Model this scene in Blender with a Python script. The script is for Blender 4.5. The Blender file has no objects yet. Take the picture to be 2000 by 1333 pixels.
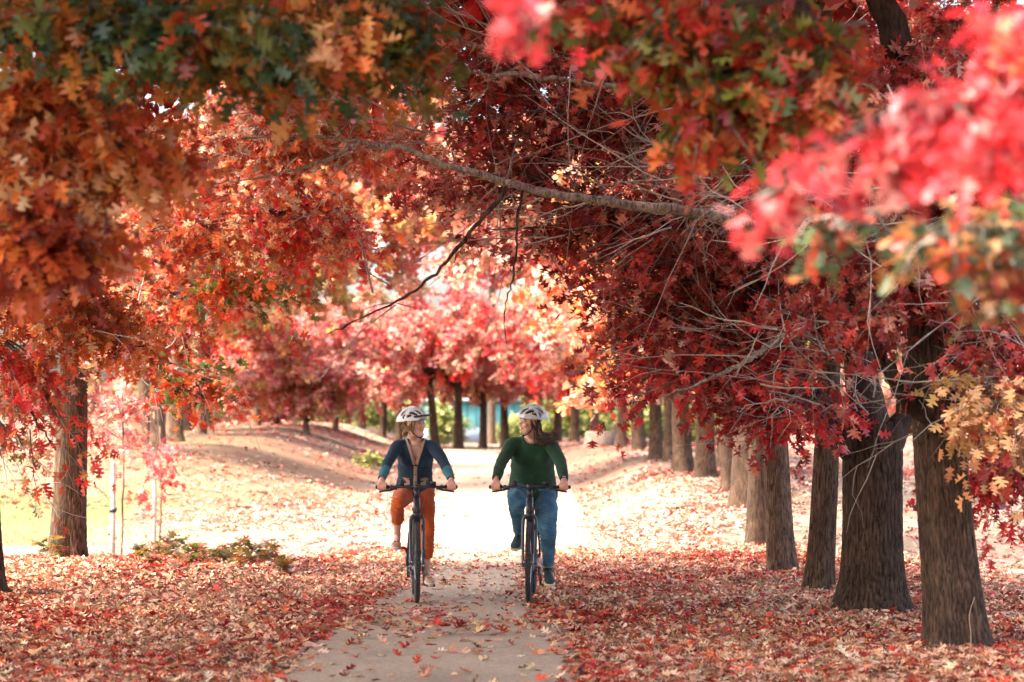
import bpy, bmesh, math, random
import numpy as np
from mathutils import Vector, Matrix
from mathutils.bvhtree import BVHTree

SC = bpy.context.scene
COL = SC.collection
rng = np.random.default_rng(7)
random.seed(7)
R = math.radians

# ------------------------------------------------------------------ camera, sky, sun, exposure
CAMH, FPX, HORIZON = 1.55, 4722.0, 840.0
cam_d = bpy.data.cameras.new("camera")
cam = bpy.data.objects.new("camera", cam_d)
COL.objects.link(cam)
cam.location = (0, 0, CAMH)
cam.rotation_euler = (R(90) + math.atan((HORIZON - 666.5) / FPX), 0, 0)
cam_d.lens = 85.0
cam_d.sensor_width = 36.0
cam_d.clip_end = 2000
cam_d.dof.use_dof = True
cam_d.dof.focus_distance = 21.7
cam_d.dof.aperture_fstop = 2.4
SC.camera = cam

SUN_DIR = Vector((-0.60, -0.20, 0.85)).normalized()      # towards the sun
world = bpy.data.worlds.new("World")
SC.world = world
world.use_nodes = True
wn = world.node_tree
wn.nodes.clear()
w_out = wn.nodes.new("ShaderNodeOutputWorld")
w_bg = wn.nodes.new("ShaderNodeBackground")
w_sky = wn.nodes.new("ShaderNodeTexSky")
w_sky.sky_type = 'NISHITA'
w_sky.sun_disc = False
w_sky.sun_elevation = math.asin(SUN_DIR.z)
w_sky.sun_rotation = math.atan2(SUN_DIR.x, SUN_DIR.y)
w_sky.air_density = 1.0
w_sky.dust_density = 7.0
w_bg.inputs['Strength'].default_value = 0.15
wn.links.new(w_sky.outputs[0], w_bg.inputs[0])
wn.links.new(w_bg.outputs[0], w_out.inputs[0])

sun_d = bpy.data.lights.new("sun", 'SUN')
sun_d.energy = 1.3
sun_d.angle = R(8)
sun_d.color = (1.0, 0.94, 0.85)
sun = bpy.data.objects.new("sun", sun_d)
COL.objects.link(sun)
sun.rotation_euler = SUN_DIR.to_track_quat('Z', 'Y').to_euler()

SC.view_settings.view_transform = 'Standard'
SC.view_settings.look = 'None'
SC.view_settings.gamma = 1.0
SC.view_settings.use_curve_mapping = False
SC.view_settings.exposure = 2.95
SC.render.engine = 'CYCLES'
SC.cycles.use_denoising = True
SC.cycles.max_bounces = 8
SC.cycles.diffuse_bounces = 4
SC.cycles.transmission_bounces = 6
SC.cycles.glossy_bounces = 2
SC.cycles.use_fast_gi = False
SC.cycles.sample_clamp_indirect = 8.0

# ------------------------------------------------------------------ helpers
def P(px, py, d):
    """a point d metres ahead of the camera, seen at photo pixel px, py"""
    return np.array([(px - 1000.0) / FPX * d, d, CAMH + (HORIZON - py) / FPX * d])

def sm(a, b, t):
    t = np.clip((np.asarray(t, float) - a) / (b - a), 0, 1)
    return t * t * (3 - 2 * t)

def vhash(ix, iy, seed):
    n = (ix.astype(np.int64) * 374761393 + iy.astype(np.int64) * 668265263 + seed * 1274126177) & 0x7fffffff
    n = ((n ^ (n >> 13)) * 1274126177) & 0x7fffffff
    n = (n ^ (n >> 16)) & 0xffff
    return n / 65535.0

def vnoise(x, y, seed=0):
    x = np.asarray(x, float); y = np.asarray(y, float)
    ix = np.floor(x); iy = np.floor(y)
    fx = x - ix; fy = y - iy
    fx = fx * fx * (3 - 2 * fx); fy = fy * fy * (3 - 2 * fy)
    a = vhash(ix, iy, seed); b = vhash(ix + 1, iy, seed)
    c = vhash(ix, iy + 1, seed); d = vhash(ix + 1, iy + 1, seed)
    return (a * (1 - fx) + b * fx) * (1 - fy) + (c * (1 - fx) + d * fx) * fy

def unit(v):
    v = np.asarray(v, float)
    return v / np.maximum(np.linalg.norm(v, axis=-1, keepdims=True), 1e-9)

def mesh_np(name, V, F, mat=None, col=None, smooth=True):
    """V (n,3), F (m,k) or list of such arrays"""
    if not isinstance(F, (list, tuple)):
        F = [F]
    F = [np.asarray(f, np.int64) for f in F if len(f)]
    me = bpy.data.meshes.new(name)
    V = np.asarray(V, np.float32)
    me.vertices.add(len(V))
    me.vertices.foreach_set('co', V.ravel())
    loops = np.concatenate([f.ravel() for f in F]).astype(np.int32)
    tot = np.concatenate([np.full(len(f), f.shape[1], np.int32) for f in F])
    start = np.concatenate([[0], np.cumsum(tot)[:-1]]).astype(np.int32)
    me.loops.add(len(loops))
    me.loops.foreach_set('vertex_index', loops)
    me.polygons.add(len(tot))
    me.polygons.foreach_set('loop_start', start)
    me.polygons.foreach_set('loop_total', tot)
    if smooth:
        me.polygons.foreach_set('use_smooth', np.ones(len(tot), bool))
    me.update(calc_edges=True)
    if col is not None:
        a = me.color_attributes.new('col', 'FLOAT_COLOR', 'POINT')
        c = np.ones((len(V), 4), np.float32)
        c[:, :3] = col
        a.data.foreach_set('color', c.ravel())
    if mat is not None:
        me.materials.append(mat)
    return me

def add(name, me, parent=None):
    o = bpy.data.objects.new(name, me)
    COL.objects.link(o)
    if parent is not None:
        o.parent = parent
    return o

def empty(name, loc=(0, 0, 0), rz=0.0):
    o = bpy.data.objects.new(name, None)
    o.empty_display_size = 0.1
    COL.objects.link(o)
    o.location = loc
    o.rotation_euler = (0, 0, rz)
    return o

def tag(o, label=None, cat=None, group=None, kind=None):
    if label: o['label'] = label
    if cat: o['category'] = cat
    if group: o['group'] = group
    if kind: o['kind'] = kind
    return o

class MB:
    """collects pieces into one mesh"""
    def __init__(s):
        s.V = []; s.Q = []; s.T = []; s.n = 0
    def put(s, V, Q=None, T=None):
        V = np.asarray(V, float)
        s.V.append(V)
        if Q is not None and len(Q): s.Q.append(np.asarray(Q) + s.n)
        if T is not None and len(T): s.T.append(np.asarray(T) + s.n)
        s.n += len(V)
        return s
    def arrays(s):
        F = []
        if s.Q: F.append(np.concatenate(s.Q))
        if s.T: F.append(np.concatenate(s.T))
        return np.concatenate(s.V), F
    def build(s, name, mat, parent=None, smooth=True, col=None):
        V, F = s.arrays()
        return add(name, mesh_np(name, V, F, mat, col, smooth), parent)
    # shapes
    def box(s, c, size, rot=None):
        x, y, z = [q / 2 for q in size]
        V = np.array([[-x,-y,-z],[x,-y,-z],[x,y,-z],[-x,y,-z],[-x,-y,z],[x,-y,z],[x,y,z],[-x,y,z]])
        if rot is not None: V = V @ np.array(rot).T
        return s.put(V + np.array(c), [[0,3,2,1],[4,5,6,7],[0,1,5,4],[1,2,6,5],[2,3,7,6],[3,0,4,7]])
    def tube(s, pts, rad, sides=10, ref=None, flat=1.0, caps=True):
        """swept tube; rad scalar / list; ref = side direction whose radius is rad, the other is rad*flat"""
        pts = np.asarray(pts, float); n = len(pts)
        rad = np.broadcast_to(np.asarray(rad, float), (n,)) if np.ndim(rad) < 2 else np.asarray(rad)
        flat = np.broadcast_to(np.asarray(flat, float), (n,))
        T = np.gradient(pts, axis=0); T = unit(T)
        if ref is None:
            ref = np.array([1.0, 0, 0]) if abs(T[0][0]) < 0.8 else np.array([0, 1.0, 0])
        A = np.zeros((n, 3)); prev = np.asarray(ref, float)
        for i in range(n):
            a = prev - T[i] * np.dot(prev, T[i]); a = a / max(np.linalg.norm(a), 1e-9)
            A[i] = a; prev = a
        B = np.cross(T, A)
        th = np.arange(sides) / sides * 2 * math.pi
        V = (pts[:, None, :] + A[:, None, :] * (np.cos(th)[None, :, None] * rad[:, None, None])
             + B[:, None, :] * (np.sin(th)[None, :, None] * (rad * flat)[:, None, None])).reshape(-1, 3)
        i = np.arange(n - 1)[:, None] * sides; j = np.arange(sides)[None, :]; k = (j + 1) % sides
        Q = np.stack([i + j, i + k, i + sides + k, i + sides + j], -1).reshape(-1, 4)
        Tt = []
        if caps:
            V = np.concatenate([V, pts[:1], pts[-1:]])
            c0, c1 = n * sides, n * sides + 1
            b = (n - 1) * sides
            Tt = [[c0, (q + 1) % sides, q] for q in range(sides)] + [[c1, b + q, b + (q + 1) % sides] for q in range(sides)]
        return s.put(V, Q, Tt)
    def ell(s, c, r, nu=16, nv=10, rot=None):
        u = np.arange(nu) / nu * 2 * math.pi
        v = (np.arange(1, nv) / nv - 0.5) * math.pi
        V = np.stack([np.cos(v)[:, None] * np.cos(u), np.cos(v)[:, None] * np.sin(u), np.sin(v)[:, None] * np.ones(nu)], -1).reshape(-1, 3)
        V = np.concatenate([V, [[0, 0, -1], [0, 0, 1]]]) * np.asarray(r, float)
        if rot is not None: V = V @ np.array(rot).T
        m = nv - 1
        i = np.arange(m - 1)[:, None] * nu; j = np.arange(nu)[None, :]; k = (j + 1) % nu
        Q = np.stack([i + j, i + k, i + nu + k, i + nu + j], -1).reshape(-1, 4)
        b = (m - 1) * nu
        T = [[m * nu, (q + 1) % nu, q] for q in range(nu)] + [[m * nu + 1, b + q, b + (q + 1) % nu] for q in range(nu)]
        return s.put(V + np.asarray(c, float), Q, T)
    def torus(s, c, Rr, r, axis='x', nu=48, nv=8, squash=1.0):
        u = np.arange(nu) / nu * 2 * math.pi; v = np.arange(nv) / nv * 2 * math.pi
        rr = Rr + r * np.cos(v)[None, :]
        a = rr * np.cos(u)[:, None]; b = rr * np.sin(u)[:, None]; w = (r * squash * np.sin(v))[None, :] * np.ones((nu, 1))
        V = np.stack([w, a, b], -1) if axis == 'x' else np.stack([a, b, w], -1)
        V = V.reshape(-1, 3) + np.asarray(c, float)
        i = np.arange(nu)[:, None]; j = np.arange(nv)[None, :]
        i2 = (i + 1) % nu; j2 = (j + 1) % nv
        Q = np.stack([i * nv + j, i2 * nv + j, i2 * nv + j2, i * nv + j2], -1).reshape(-1, 4)
        return s.put(V, Q)

def catmull(pts, n):
    pts = np.asarray(pts, float)
    k = len(pts)
    p = np.concatenate([[2 * pts[0] - pts[1]], pts, [2 * pts[-1] - pts[-2]]])
    t = np.linspace(0, k - 1 - 1e-6, n)
    i = t.astype(int); f = (t - i)[:, None]
    a, b, c, d = p[i], p[i + 1], p[i + 2], p[i + 3]
    return 0.5 * ((2 * b) + (-a + c) * f + (2 * a - 5 * b + 4 * c - d) * f ** 2 + (-a + 3 * b - 3 * c + d) * f ** 3)

def tubes_many(Pts, Rd, sides=3):
    """many open tubes at once: Pts (M,K,3), Rd (M,K)"""
    M, K, _ = Pts.shape
    T = unit(np.gradient(Pts, axis=1))
    ref = np.where(np.abs(T[..., 2:3]) < 0.9, np.array([0, 0, 1.0]), np.array([1.0, 0, 0]))
    A = unit(np.cross(T, ref)); B = np.cross(T, A)
    th = np.arange(sides) / sides * 2 * math.pi
    V = (Pts[:, :, None, :] + A[:, :, None, :] * (np.cos(th)[None, None, :, None] * Rd[:, :, None, None])
         + B[:, :, None, :] * (np.sin(th)[None, None, :, None] * Rd[:, :, None, None]))
    m = np.arange(M)[:, None, None] * (K * sides); i = np.arange(K - 1)[None, :, None] * sides
    j = np.arange(sides)[None, None, :]; k = (j + 1) % sides
    Q = np.stack([m + i + j, m + i + k, m + i + sides + k, m + i + sides + j], -1).reshape(-1, 4)
    return V.reshape(-1, 3), Q

# ------------------------------------------------------------------ materials
def new_mat(name):
    m = bpy.data.materials.new(name)
    m.use_nodes = True
    nt = m.node_tree
    nt.nodes.clear()
    out = nt.nodes.new('ShaderNodeOutputMaterial')
    return m, nt, out

def N(nt, kind, **kw):
    n = nt.nodes.new(kind)
    for k, v in kw.items():
        if k.startswith('in_'):
            key = k[3:]
            key = int(key) if key.isdigit() else key.replace('_', ' ')
            n.inputs[key].default_value = v
        else:
            setattr(n, k, v)
    return n

def ramp(nt, stops):
    n = nt.nodes.new('ShaderNodeValToRGB')
    e = n.color_ramp.elements
    while len(e) > 1: e.remove(e[0])
    e[0].position = stops[0][0]; e[0].color = (*stops[0][1], 1)
    for p, c in stops[1:]:
        q = e.new(p); q.color = (*c, 1)
    return n

def plain(name, color, rough=0.5, metal=0.0, noise=0.0, nscale=40.0, bump=0.0, bscale=200.0, spec=0.5, sheen=0.0, coat=0.0):
    m, nt, out = new_mat(name)
    b = N(nt, 'ShaderNodeBsdfPrincipled')
    b.inputs['Base Color'].default_value = (*color, 1)
    b.inputs['Roughness'].default_value = rough
    b.inputs['Metallic'].default_value = metal
    b.inputs['Specular IOR Level'].default_value = spec
    b.inputs['Sheen Weight'].default_value = sheen
    b.inputs['Coat Weight'].default_value = coat
    tc = N(nt, 'ShaderNodeTexCoord')
    if noise:
        t = N(nt, 'ShaderNodeTexNoise'); t.inputs['Scale'].default_value = nscale; t.inputs['Detail'].default_value = 5
        nt.links.new(tc.outputs['Object'], t.inputs['Vector'])
        c0 = tuple(max(0, q * (1 - noise)) for q in color); c1 = tuple(min(1, q * (1 + noise)) for q in color)
        r = ramp(nt, [(0.3, c0), (0.7, c1)])
        nt.links.new(t.outputs['Fac'], r.inputs['Fac'])
        nt.links.new(r.outputs['Color'], b.inputs['Base Color'])
    if bump:
        t2 = N(nt, 'ShaderNodeTexNoise'); t2.inputs['Scale'].default_value = bscale; t2.inputs['Detail'].default_value = 3
        nt.links.new(tc.outputs['Object'], t2.inputs['Vector'])
        bp = N(nt, 'ShaderNodeBump'); bp.inputs['Strength'].default_value = bump; bp.inputs['Distance'].default_value = 0.01
        nt.links.new(t2.outputs['Fac'], bp.inputs['Height'])
        nt.links.new(bp.outputs['Normal'], b.inputs['Normal'])
    nt.links.new(b.outputs[0], out.inputs['Surface'])
    return m

def leaf_mat(name, source, transl=0.4, rough=0.4, spec=.45):
    m, nt, out = new_mat(name)
    if source == 'attr':
        a = N(nt, 'ShaderNodeAttribute', attribute_name='col'); c = a.outputs['Color']
    else:
        a = N(nt, 'ShaderNodeObjectInfo'); c = a.outputs['Color']
    b = N(nt, 'ShaderNodeBsdfPrincipled')
    b.inputs['Roughness'].default_value = rough
    b.inputs['Specular IOR Level'].default_value = spec
    nt.links.new(c, b.inputs['Base Color'])
    t = N(nt, 'ShaderNodeBsdfTranslucent')
    nt.links.new(c, t.inputs['Color'])
    mx = N(nt, 'ShaderNodeMixShader'); mx.inputs[0].default_value = transl
    nt.links.new(b.outputs[0], mx.inputs[1]); nt.links.new(t.outputs[0], mx.inputs[2])
    nt.links.new(mx.outputs[0], out.inputs['Surface'])
    return m

def attr_mat(name, rough=0.8, bump=0.3, bscale=120, spec=0.3, sheen=0.0):
    m, nt, out = new_mat(name)
    a = N(nt, 'ShaderNodeAttribute', attribute_name='col')
    b = N(nt, 'ShaderNodeBsdfPrincipled')
    b.inputs['Roughness'].default_value = rough
    b.inputs['Specular IOR Level'].default_value = spec
    b.inputs['Sheen Weight'].default_value = sheen
    nt.links.new(a.outputs['Color'], b.inputs['Base Color'])
    if bump:
        tc = N(nt, 'ShaderNodeTexCoord')
        t2 = N(nt, 'ShaderNodeTexNoise'); t2.inputs['Scale'].default_value = bscale; t2.inputs['Detail'].default_value = 4
        nt.links.new(tc.outputs['Object'], t2.inputs['Vector'])
        bp = N(nt, 'ShaderNodeBump'); bp.inputs['Strength'].default_value = bump; bp.inputs['Distance'].default_value = 0.01
        nt.links.new(t2.outputs['Fac'], bp.inputs['Height'])
        nt.links.new(bp.outputs['Normal'], b.inputs['Normal'])
    nt.links.new(b.outputs[0], out.inputs['Surface'])
    return m

M_LEAF = leaf_mat('oak_leaf', 'attr', 0.42)
M_LEAF1 = leaf_mat('oak_leaf_single', 'object', 0.42)
M_LITTER = leaf_mat('dry_leaf', 'attr', 0.12, 0.7, .15)
M_LITTER1 = leaf_mat('dry_leaf_single', 'object', 0.12, 0.7, .15)
def bark_mat(name):
    m, nt, out = new_mat(name)
    a = N(nt, 'ShaderNodeAttribute', attribute_name='col')
    b = N(nt, 'ShaderNodeBsdfPrincipled'); b.inputs['Roughness'].default_value = .92; b.inputs['Specular IOR Level'].default_value = .15
    tc = N(nt, 'ShaderNodeTexCoord'); mp = N(nt, 'ShaderNodeMapping'); mp.inputs['Scale'].default_value = (1, 1, .2)
    nt.links.new(tc.outputs['Object'], mp.inputs['Vector'])
    t = N(nt, 'ShaderNodeTexNoise'); t.inputs['Scale'].default_value = 42; t.inputs['Detail'].default_value = 8; t.inputs['Roughness'].default_value = .65; t.inputs['Distortion'].default_value = .6
    t2 = N(nt, 'ShaderNodeTexNoise'); t2.inputs['Scale'].default_value = 5; t2.inputs['Detail'].default_value = 6
    nt.links.new(mp.outputs[0], t.inputs['Vector']); nt.links.new(tc.outputs['Object'], t2.inputs['Vector'])
    r = ramp(nt, [(.34, (.22, .20, .19)), (.5, (.95, .95, .95)), (.68, (1.75, 1.65, 1.55))]); nt.links.new(t.outputs['Fac'], r.inputs['Fac'])
    r2 = ramp(nt, [(.3, (.75, .72, .70)), (.7, (1.25, 1.2, 1.12))]); nt.links.new(t2.outputs['Fac'], r2.inputs['Fac'])
    mx = N(nt, 'ShaderNodeMix', data_type='RGBA', blend_type='MULTIPLY'); mx.inputs[0].default_value = 1.0
    nt.links.new(a.outputs['Color'], mx.inputs[6]); nt.links.new(r.outputs['Color'], mx.inputs[7])
    mx2 = N(nt, 'ShaderNodeMix', data_type='RGBA', blend_type='MULTIPLY'); mx2.inputs[0].default_value = 1.0
    nt.links.new(mx.outputs[2], mx2.inputs[6]); nt.links.new(r2.outputs['Color'], mx2.inputs[7])
    nt.links.new(mx2.outputs[2], b.inputs['Base Color'])
    bp = N(nt, 'ShaderNodeBump'); bp.inputs['Strength'].default_value = 1.0; bp.inputs['Distance'].default_value = .02
    nt.links.new(t.outputs['Fac'], bp.inputs['Height']); nt.links.new(bp.outputs['Normal'], b.inputs['Normal'])
    nt.links.new(b.outputs[0], out.inputs['Surface'])
    return m
M_BARK = bark_mat('bark')
M_TWIG = attr_mat('twig_bark', 0.8, 0.2, 150, 0.3)
# ------------------------------------------------------------------ ground and path
def path_x(y):
    y = np.asarray(y, float)
    return -0.677 + 0.0106 * y - 0.00456 * np.maximum(y - 60, 0) ** 2 * (y < 120) - (0.00456 * 3600 + 0.547 * np.maximum(y - 120, 0)) * (y >= 120)

def height(x, y):
    x = np.asarray(x, float); y = np.asarray(y, float)
    s = x - path_x(np.minimum(y, 75))
    h = 0.85 * sm(30, 95, y)
    h = h + 0.55 * sm(29, 42, y) * sm(1.6, 3.2, s) * (1 - 0.45 * sm(45, 95, y))
    h = h - 0.40 * sm(3.9, 9, s) * (1 - sm(26, 42, y))
    h = h + 0.13 * np.exp(-((y - 26.3) / 2.2) ** 2) * sm(1.4, 2.6, -s)
    h = h - 0.30 * sm(28, 31.5, y) * (1 - sm(38, 50, y)) * sm(1.5, 3, -s)
    h = h + 0.95 * sm(43, 54, y) * sm(2.6, 6.8, -s) * (1 - 0.3 * sm(9, 13, -s))
    h = h + 1.3 * sm(12, 45, -s) * sm(20, 60, y)
    h = h + 0.05 * (vnoise(x * 0.6, y * 0.6, 3) - 0.5) * sm(1.0, 2.0, np.abs(s)) + 0.02 * (vnoise(x * 2.3, y * 2.3, 4) - 0.5) * sm(1.0, 1.6, np.abs(s))
    return h

def grid_lines(parts):
    out = []
    for a, b, st in parts:
        out.append(np.arange(a, b, st))
    return np.unique(np.concatenate(out))

gx = grid_lines([(-400, -60, 20), (-60, -20, 3), (-20, -10, 1), (-10, 8, 0.3), (8, 20, 1), (20, 60, 4), (60, 401, 20)])
gy = grid_lines([(-40, 6, 3), (6, 34, 0.3), (34, 70, 0.7), (70, 130, 2), (130, 200, 7), (200, 900, 40)])
GX, GY = np.meshgrid(gx, gy)
GZ = height(GX, GY)
nx, ny = len(gx), len(gy)
i = np.arange(ny - 1)[:, None] * nx; j = np.arange(nx - 1)[None, :]
Qg = np.stack([i + j, i + j + 1, i + nx + j + 1, i + nx + j], -1).reshape(-1, 4)
Vg = np.stack([GX, GY, GZ], -1).reshape(-1, 3)
# how much mulch / straw / grass covers the soil; slope shading is painted on the bank
sx = (GX - path_x(np.minimum(GY, 75))).ravel(); yy = GY.ravel(); xx = GX.ravel()
mul = np.clip(sm(31.5, 28.5, yy + 2 * (vnoise(xx * .8, yy * .8, 8) - .5)) * sm(-6.5, -5.0, sx) * sm(6.5, 4.0, sx), 0, 1)
mul = np.maximum(mul, 0.75 * sm(52, 62, yy) * sm(60, 20, np.abs(sx)) * sm(1.0, 2.5, np.abs(sx)) * (0.4 + 0.6 * vnoise(xx * .3, yy * .3, 9)))
grs = .75 * sm(-5.2, -8.0, sx) * sm(.40, .62, vnoise(xx * .35, yy * .22, 11)) * (1 - mul)
bank = sm(41, 46, yy) * sm(2.4, 4.0, -sx) * sm(75, 60, yy) * sm(14, 9, -sx) * (1 - mul * .6)
straw = np.array([0.235, 0.165, 0.11]); mulc = np.array([0.09, 0.035, 0.022]); grc = np.array([0.10, 0.135, 0.04]); dirt_shade = np.array([0.19, 0.115, 0.065])
n1 = vnoise(xx * 1.7, yy * 1.7, 5)[:, None]
cg = straw * (0.85 + 0.3 * n1)
cg = cg * (1 - bank[:, None]) + dirt_shade * (0.7 + .6 * n1) * bank[:, None]  # brown soil, darkened so the bank's slope reads as shaded
cg = cg * (1 - grs[:, None]) + grc * (0.8 + 0.4 * n1) * grs[:, None]
cg = cg * (1 - mul[:, None]) + mulc * (0.7 + 0.7 * n1) * mul[:, None]

def ground_material():
    m, nt, out = new_mat('ground_soil')
    a = N(nt, 'ShaderNodeAttribute', attribute_name='col')
    tc = N(nt, 'ShaderNodeTexCoord')
    t = N(nt, 'ShaderNodeTexNoise'); t.inputs['Scale'].default_value = 9; t.inputs['Detail'].default_value = 8; t.inputs['Roughness'].default_value = .7
    nt.links.new(tc.outputs['Object'], t.inputs['Vector'])
    r = ramp(nt, [(0.25, (0.55, 0.5, 0.45)), (0.5, (1, 1, 1)), (0.75, (1.35, 1.25, 1.15))])
    nt.links.new(t.outputs['Fac'], r.inputs['Fac'])
    mx = N(nt, 'ShaderNodeMix', data_type='RGBA', blend_type='MULTIPLY'); mx.inputs[0].default_value = 1.0
    nt.links.new(a.outputs['Color'], mx.inputs[6]); nt.links.new(r.outputs['Color'], mx.inputs[7])
    b = N(nt, 'ShaderNodeBsdfPrincipled'); b.inputs['Roughness'].default_value = 0.95; b.inputs['Specular IOR Level'].default_value = 0.15
    nt.links.new(mx.outputs[2], b.inputs['Base Color'])
    bp = N(nt, 'ShaderNodeBump'); bp.inputs['Strength'].default_value = 0.8; bp.inputs['Distance'].default_value = 0.04
    nt.links.new(t.outputs['Fac'], bp.inputs['Height']); nt.links.new(bp.outputs['Normal'], b.inputs['Normal'])
    nt.links.new(b.outputs[0], out.inputs['Surface'])
    return m

ground = add('ground', mesh_np('ground', Vg, Qg, ground_material(), cg))
tag(ground, kind='structure')

def path_material():
    m, nt, out = new_mat('path_gravel')
    tc = N(nt, 'ShaderNodeTexCoord')
    b = N(nt, 'ShaderNodeBsdfPrincipled'); b.inputs['Roughness'].default_value = 0.92; b.inputs['Specular IOR Level'].default_value = 0.2
    t = N(nt, 'ShaderNodeTexNoise'); t.inputs['Scale'].default_value = 75; t.inputs['Detail'].default_value = 8; t.inputs['Roughness'].default_value = .75
    t2 = N(nt, 'ShaderNodeTexNoise'); t2.inputs['Scale'].default_value = 1.3; t2.inputs['Detail'].default_value = 6
    t3 = N(nt, 'ShaderNodeTexNoise'); t3.inputs['Scale'].default_value = 30; t3.inputs['Detail'].default_value = 4
    for q in (t, t2, t3): nt.links.new(tc.outputs['Object'], q.inputs['Vector'])
    r = ramp(nt, [(0.3, (0.15, 0.115, 0.078)), (0.5, (0.345, 0.275, 0.19)), (0.72, (0.54, 0.44, 0.315))])
    r2 = ramp(nt, [(0.3, (0.8, 0.77, 0.74)), (0.7, (1.12, 1.08, 1.03))])
    r3 = ramp(nt, [(0.3, (0.8, 0.78, 0.76)), (0.7, (1.15, 1.12, 1.08))])
    nt.links.new(t.outputs['Fac'], r.inputs['Fac']); nt.links.new(t2.outputs['Fac'], r2.inputs['Fac']); nt.links.new(t3.outputs['Fac'], r3.inputs['Fac'])
    mx = N(nt, 'ShaderNodeMix', data_type='RGBA', blend_type='MULTIPLY'); mx.inputs[0].default_value = 1.0
    nt.links.new(r.outputs['Color'], mx.inputs[6]); nt.links.new(r2.outputs['Color'], mx.inputs[7])
    mx2 = N(nt, 'ShaderNodeMix', data_type='RGBA', blend_type='MULTIPLY'); mx2.inputs[0].default_value = 1.0
    nt.links.new(mx.outputs[2], mx2.inputs[6]); nt.links.new(r3.outputs['Color'], mx2.inputs[7])
    nt.links.new(mx2.outputs[2], b.inputs['Base Color'])
    bp = N(nt, 'ShaderNodeBump'); bp.inputs['Strength'].default_value = 0.6; bp.inputs['Distance'].default_value = 0.006
    nt.links.new(t.outputs['Fac'], bp.inputs['Height']); nt.links.new(bp.outputs['Normal'], b.inputs['Normal'])
    nt.links.new(b.outputs[0], out.inputs['Surface'])
    return m

py_ = np.concatenate([np.arange(-20, 34, 0.2), np.arange(34, 119, 0.5)])
us = np.linspace(-1, 1, 21)
def hwf(y): return 1.0 + 0.5 * sm(24, 34, y)
PX = path_x(py_)[:, None] + us[None, :] * hwf(py_)[:, None] + (np.abs(us) > .95)[None, :] * np.sign(us)[None, :] * 0.07 * (vnoise(py_ * 2.2, py_ * 0 + us[0], 21)[:, None] - 0.5 + (vnoise(py_ * 7, py_ * 0, 22)[:, None] - .5) * .5)
PY = np.repeat(py_[:, None], len(us), 1)
PZ = height(PX, PY) + 0.018 - 0.05 * (np.abs(us) > .99)[None, :]
Vp = np.stack([PX, PY, PZ], -1).reshape(-1, 3)
nu_ = len(us)
i = np.arange(len(py_) - 1)[:, None] * nu_; j = np.arange(nu_ - 1)[None, :]
Qp = np.stack([i + j, i + j + 1, i + nu_ + j + 1, i + nu_ + j], -1).reshape(-1, 4)
path = add('path', mesh_np('path', Vp, Qp, path_material()))
tag(path, kind='structure')

def surf(x, y):
    """top of whatever one walks on"""
    h = height(x, y)
    on = np.abs(np.asarray(x) - path_x(y)) < hwf(y)
    return h + 0.018 * on

# ------------------------------------------------------------------ leaf shapes (x across, y along, unit length)
def leaf_full():
    mid = [(0, 0), (0, .30), (0, .55), (0, .78), (0, 1.0)]
    side = [(.045, .17), (.33, .14), (.36, .25), (.06, .36), (.43, .50), (.45, .64), (.055, .62), (.25, .80), (.22, .90), (.045, .84)]
    V = list(mid) + [(x, y) for x, y in side] + [(-x, y) for x, y in side] + [(-.012, -.22), (.012, -.22)]
    T = []
    for b, f in ((5, 1), (15, -1)):
        q = [(0, b, 1), (b, b + 3, 1), (b, b + 1, b + 2), (b, b + 2, b + 3), (1, b + 3, 2), (b + 3, b + 6, 2),
             (b + 3, b + 4, b + 5), (b + 3, b + 5, b + 6), (2, b + 6, 3), (b + 6, b + 9, 3), (b + 6, b + 7, b + 8), (b + 6, b + 8, b + 9), (3, b + 9, 4)]
        T += q if f > 0 else [(a, c, d) for a, d, c in q]
    T.append((25, 26, 0))
    return np.array(V, float), np.array(T)

def leaf_mid():
    mid = [(0, 0), (0, .5), (0, 1.0)]
    side = [(.05, .2), (.36, .22), (.07, .42), (.45, .60), (.07, .70), (.24, .88)]
    V = list(mid) + side + [(-x, y) for x, y in side]
    T = []
    for b, f in ((3, 1), (9, -1)):
        q = [(0, b, 1), (b, b + 1, b + 2), (b, b + 2, 1), (b + 2, b + 3, b + 4), (b + 2, b + 4, 1), (b + 4, b + 5, 2), (1, b + 4, 2)]
        T += q if f > 0 else [(a, c, d) for a, d, c in q]
    return np.array(V, float), np.array(T)

def leaf_lite():
    V = [(0, -.04), (.10, .45), (0, 1), (-.10, .45), (.03, .12), (.38, .28), (.45, .68), (.06, .70), (.22, .92), (.02, .90), (-.03, .12), (-.38, .28), (-.45, .68), (-.06, .70), (-.22, .92), (-.02, .90)]
    T = [(0, 1, 2), (0, 2, 3), (4, 5, 1), (1, 6, 7), (7, 8, 9), (10, 3, 11), (3, 13, 12), (13, 15, 14)]
    return np.array(V, float), np.array(T)

def leaf_far():
    V = [(0, .02), (0, .5), (0, 1), (.38, .35), (.32, .85), (-.38, .35), (-.32, .85)]
    T = [(0, 3, 1), (1, 4, 2), (0, 1, 5), (1, 2, 6)]
    return np.array(V, float), np.array(T)

LEAF = {'full': leaf_full(), 'mid': leaf_mid(), 'lite': leaf_lite(), 'far': leaf_far()}

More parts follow.
